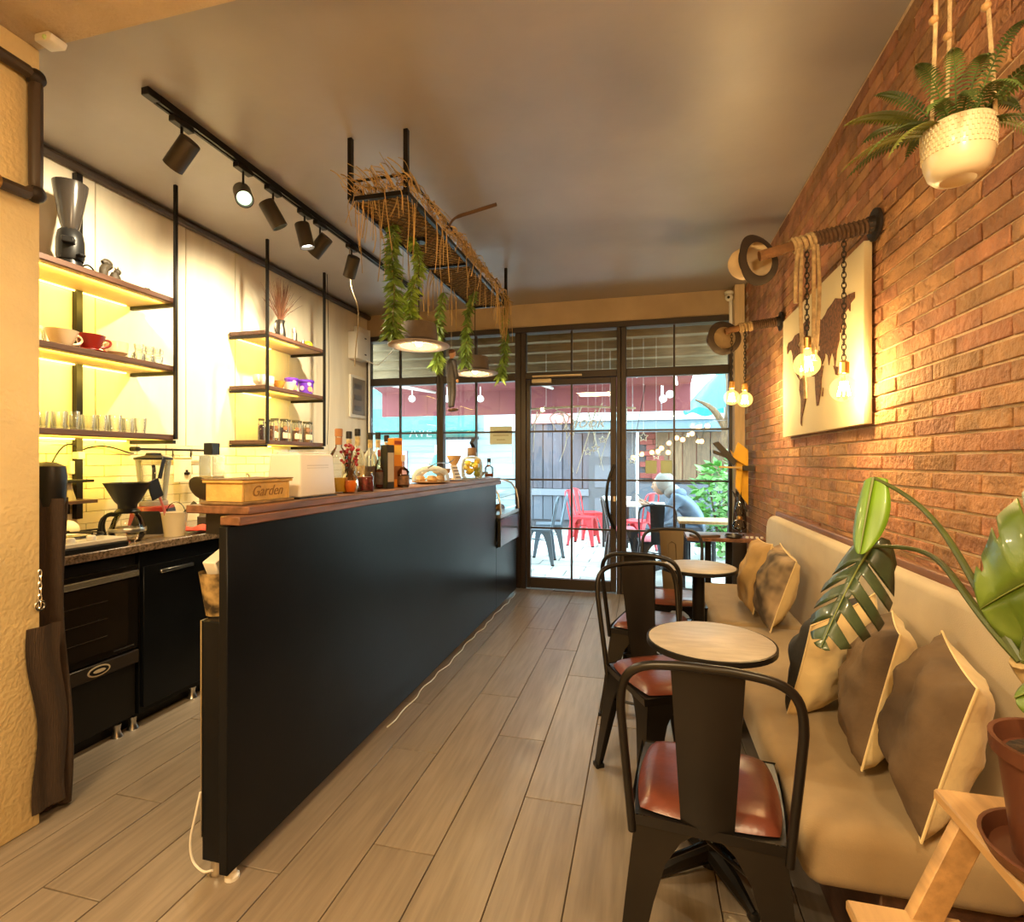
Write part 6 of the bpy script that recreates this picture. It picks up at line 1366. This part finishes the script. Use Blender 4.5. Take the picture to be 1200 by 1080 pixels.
MB().ball((0, .375, 1.05), .118, 18, 12, (.92, 1.0, 1.12)).ball((0, .29, .95), .11, 14, 9, (1.1, .9, .8)).build('hood', mat('hood_pale', (.26, .26, .25), .9), pe)
MB().ball((0, .21, .93), .12, 16, 10, (1.3, .7, .5)).build('jacket_collar', denim, pe)
for s in (-1, 1):
    mb = MB(); c = Vector((s * .085, .60, .795)); mb.ball(c, .036, 10, 8, (.7, 1.2, .6))
    for q in range(4):
        b_ = c + Vector((s * (.018 - .012 * q), .03, .012)); ln = (.045, .055, .058, .05)[q]; mb.tube([b_, b_ + Vector((-s * .006, ln * .6, .012)), b_ + Vector((-s * .022, ln * .9, .030))], [.009, .0085, .007], 6)
    mb.tube([c + Vector((-s * .022, .0, .015)), c + Vector((-s * .045, .025, .035)), c + Vector((-s * .05, .05, .05))], [.011, .010, .008], 6)
    mb.build('hand', pskin, pe)
ph = thing('smartphone', 'pale phone held in both hands by the person outside', 'phone', tuple(Vector(pe.location) + Matrix.Rotation(R(80), 3, 'Z') @ Vector((0, .66, .86))), (R(50), 0, R(80)))
ph.rotation_euler = (R(50), 0, R(80)); MB().box((0, 0, 0), (.075, .155, .008)).build('case', white, ph, bevel=.003); MB().box((0, 0, .0045), (.068, .145, .001)).build('screen', blackp, ph)
st_ = thing('stool', 'dark stool under the seated person outside', 'stool', at0(818, 6.45), R(80))
st_.scale = (1.0, 1.0, 1.0)
st_.location = tuple(Vector(st_.location) + Vector((.0, 0, 0))); MB().bb(-.17, .17, -.20, .14, .385, .41).build('seat', drk, st_, bevel=.004)
for sx in (-1, 1):
    for sy in (-.17, .11): MB().bb(sx * .14 - .015, sx * .14 + .015, sy - .015, sy + .015, 0, .384).build('leg', drk, st_)

# ================================================================ PIECES OF PARTS GO UNDER THEIR PART
RULES = {'embossing': 'splat', 'foot_cap': 'leg', 'lens': 'housing', 'socket': 'bulb', 'filament': 'bulb', 'midrib': 'leaf', 'button': 'control_panel', 'emblem': 'control_panel', 'emblem_ring': 'control_panel', 'emblem_mark': 'control_panel',
    'window_glass': 'door', 'rack_wire': 'door', 'door_badge': 'door', 'printed_spot': 'tub', 'printed_panel': 'carton', 'print_line': 'card', 'hat_band': 'crown', 'lining': 'crown', 'bead': 'rope', 'paper_seal': 'glass_body', 'paper_tag': 'glass_body',
    'neck_label': 'glass_body', 'label_band': 'glass_body', 'switch_row': 'smoked_door', 'slot': 'housing', 'glide': 'base', 'relief_pattern': 'pot', 'groove': 'housing', 'map_madagascar': 'canvas', 'lock': 'door_leaf', 'table_edge': 'tabletop', 'rope_binding': 'arm', 'rope_knot': 'arm', 'seam_piping': 'back_cover', 'bail_handle': 'bucket', 'jug_handle': 'jug', 'jug_collar': 'jug', 'metal_band': 'glass_body', 'lid_top': 'lid', 'lid_ring': 'lid', 'lettering': 'side_board', 'embroidery': 'cloth'}
base = lambda o: o.name.split('.')[0]
def centre(o):
    c = Vector((0, 0, 0))
    for p in o.bound_box: c += Vector(p)
    return o.matrix_basis @ (c / 8)
for root in [o for o in list(COL.objects) if o.parent is None]:
    kids = list(root.children)
    for ch in kids:
        tgt = RULES.get(base(ch))
        if base(ch) == 'door_handle': tgt = 'door' if root.name.startswith('oven') else 'cabinet_door' if root.name.startswith('kitchen') else 'door_leaf'
        if base(ch).startswith('map_'): tgt = 'canvas'
        if not tgt or ch.children: continue
        c = [k for k in kids if base(k) == tgt and k is not ch]
        if not c: continue
        cc = centre(ch); par_ = min(c, key=lambda k: (centre(k) - cc).length)
        m_ = par_.matrix_basis.inverted() @ ch.matrix_basis
        ch.parent = par_; ch.matrix_basis = m_
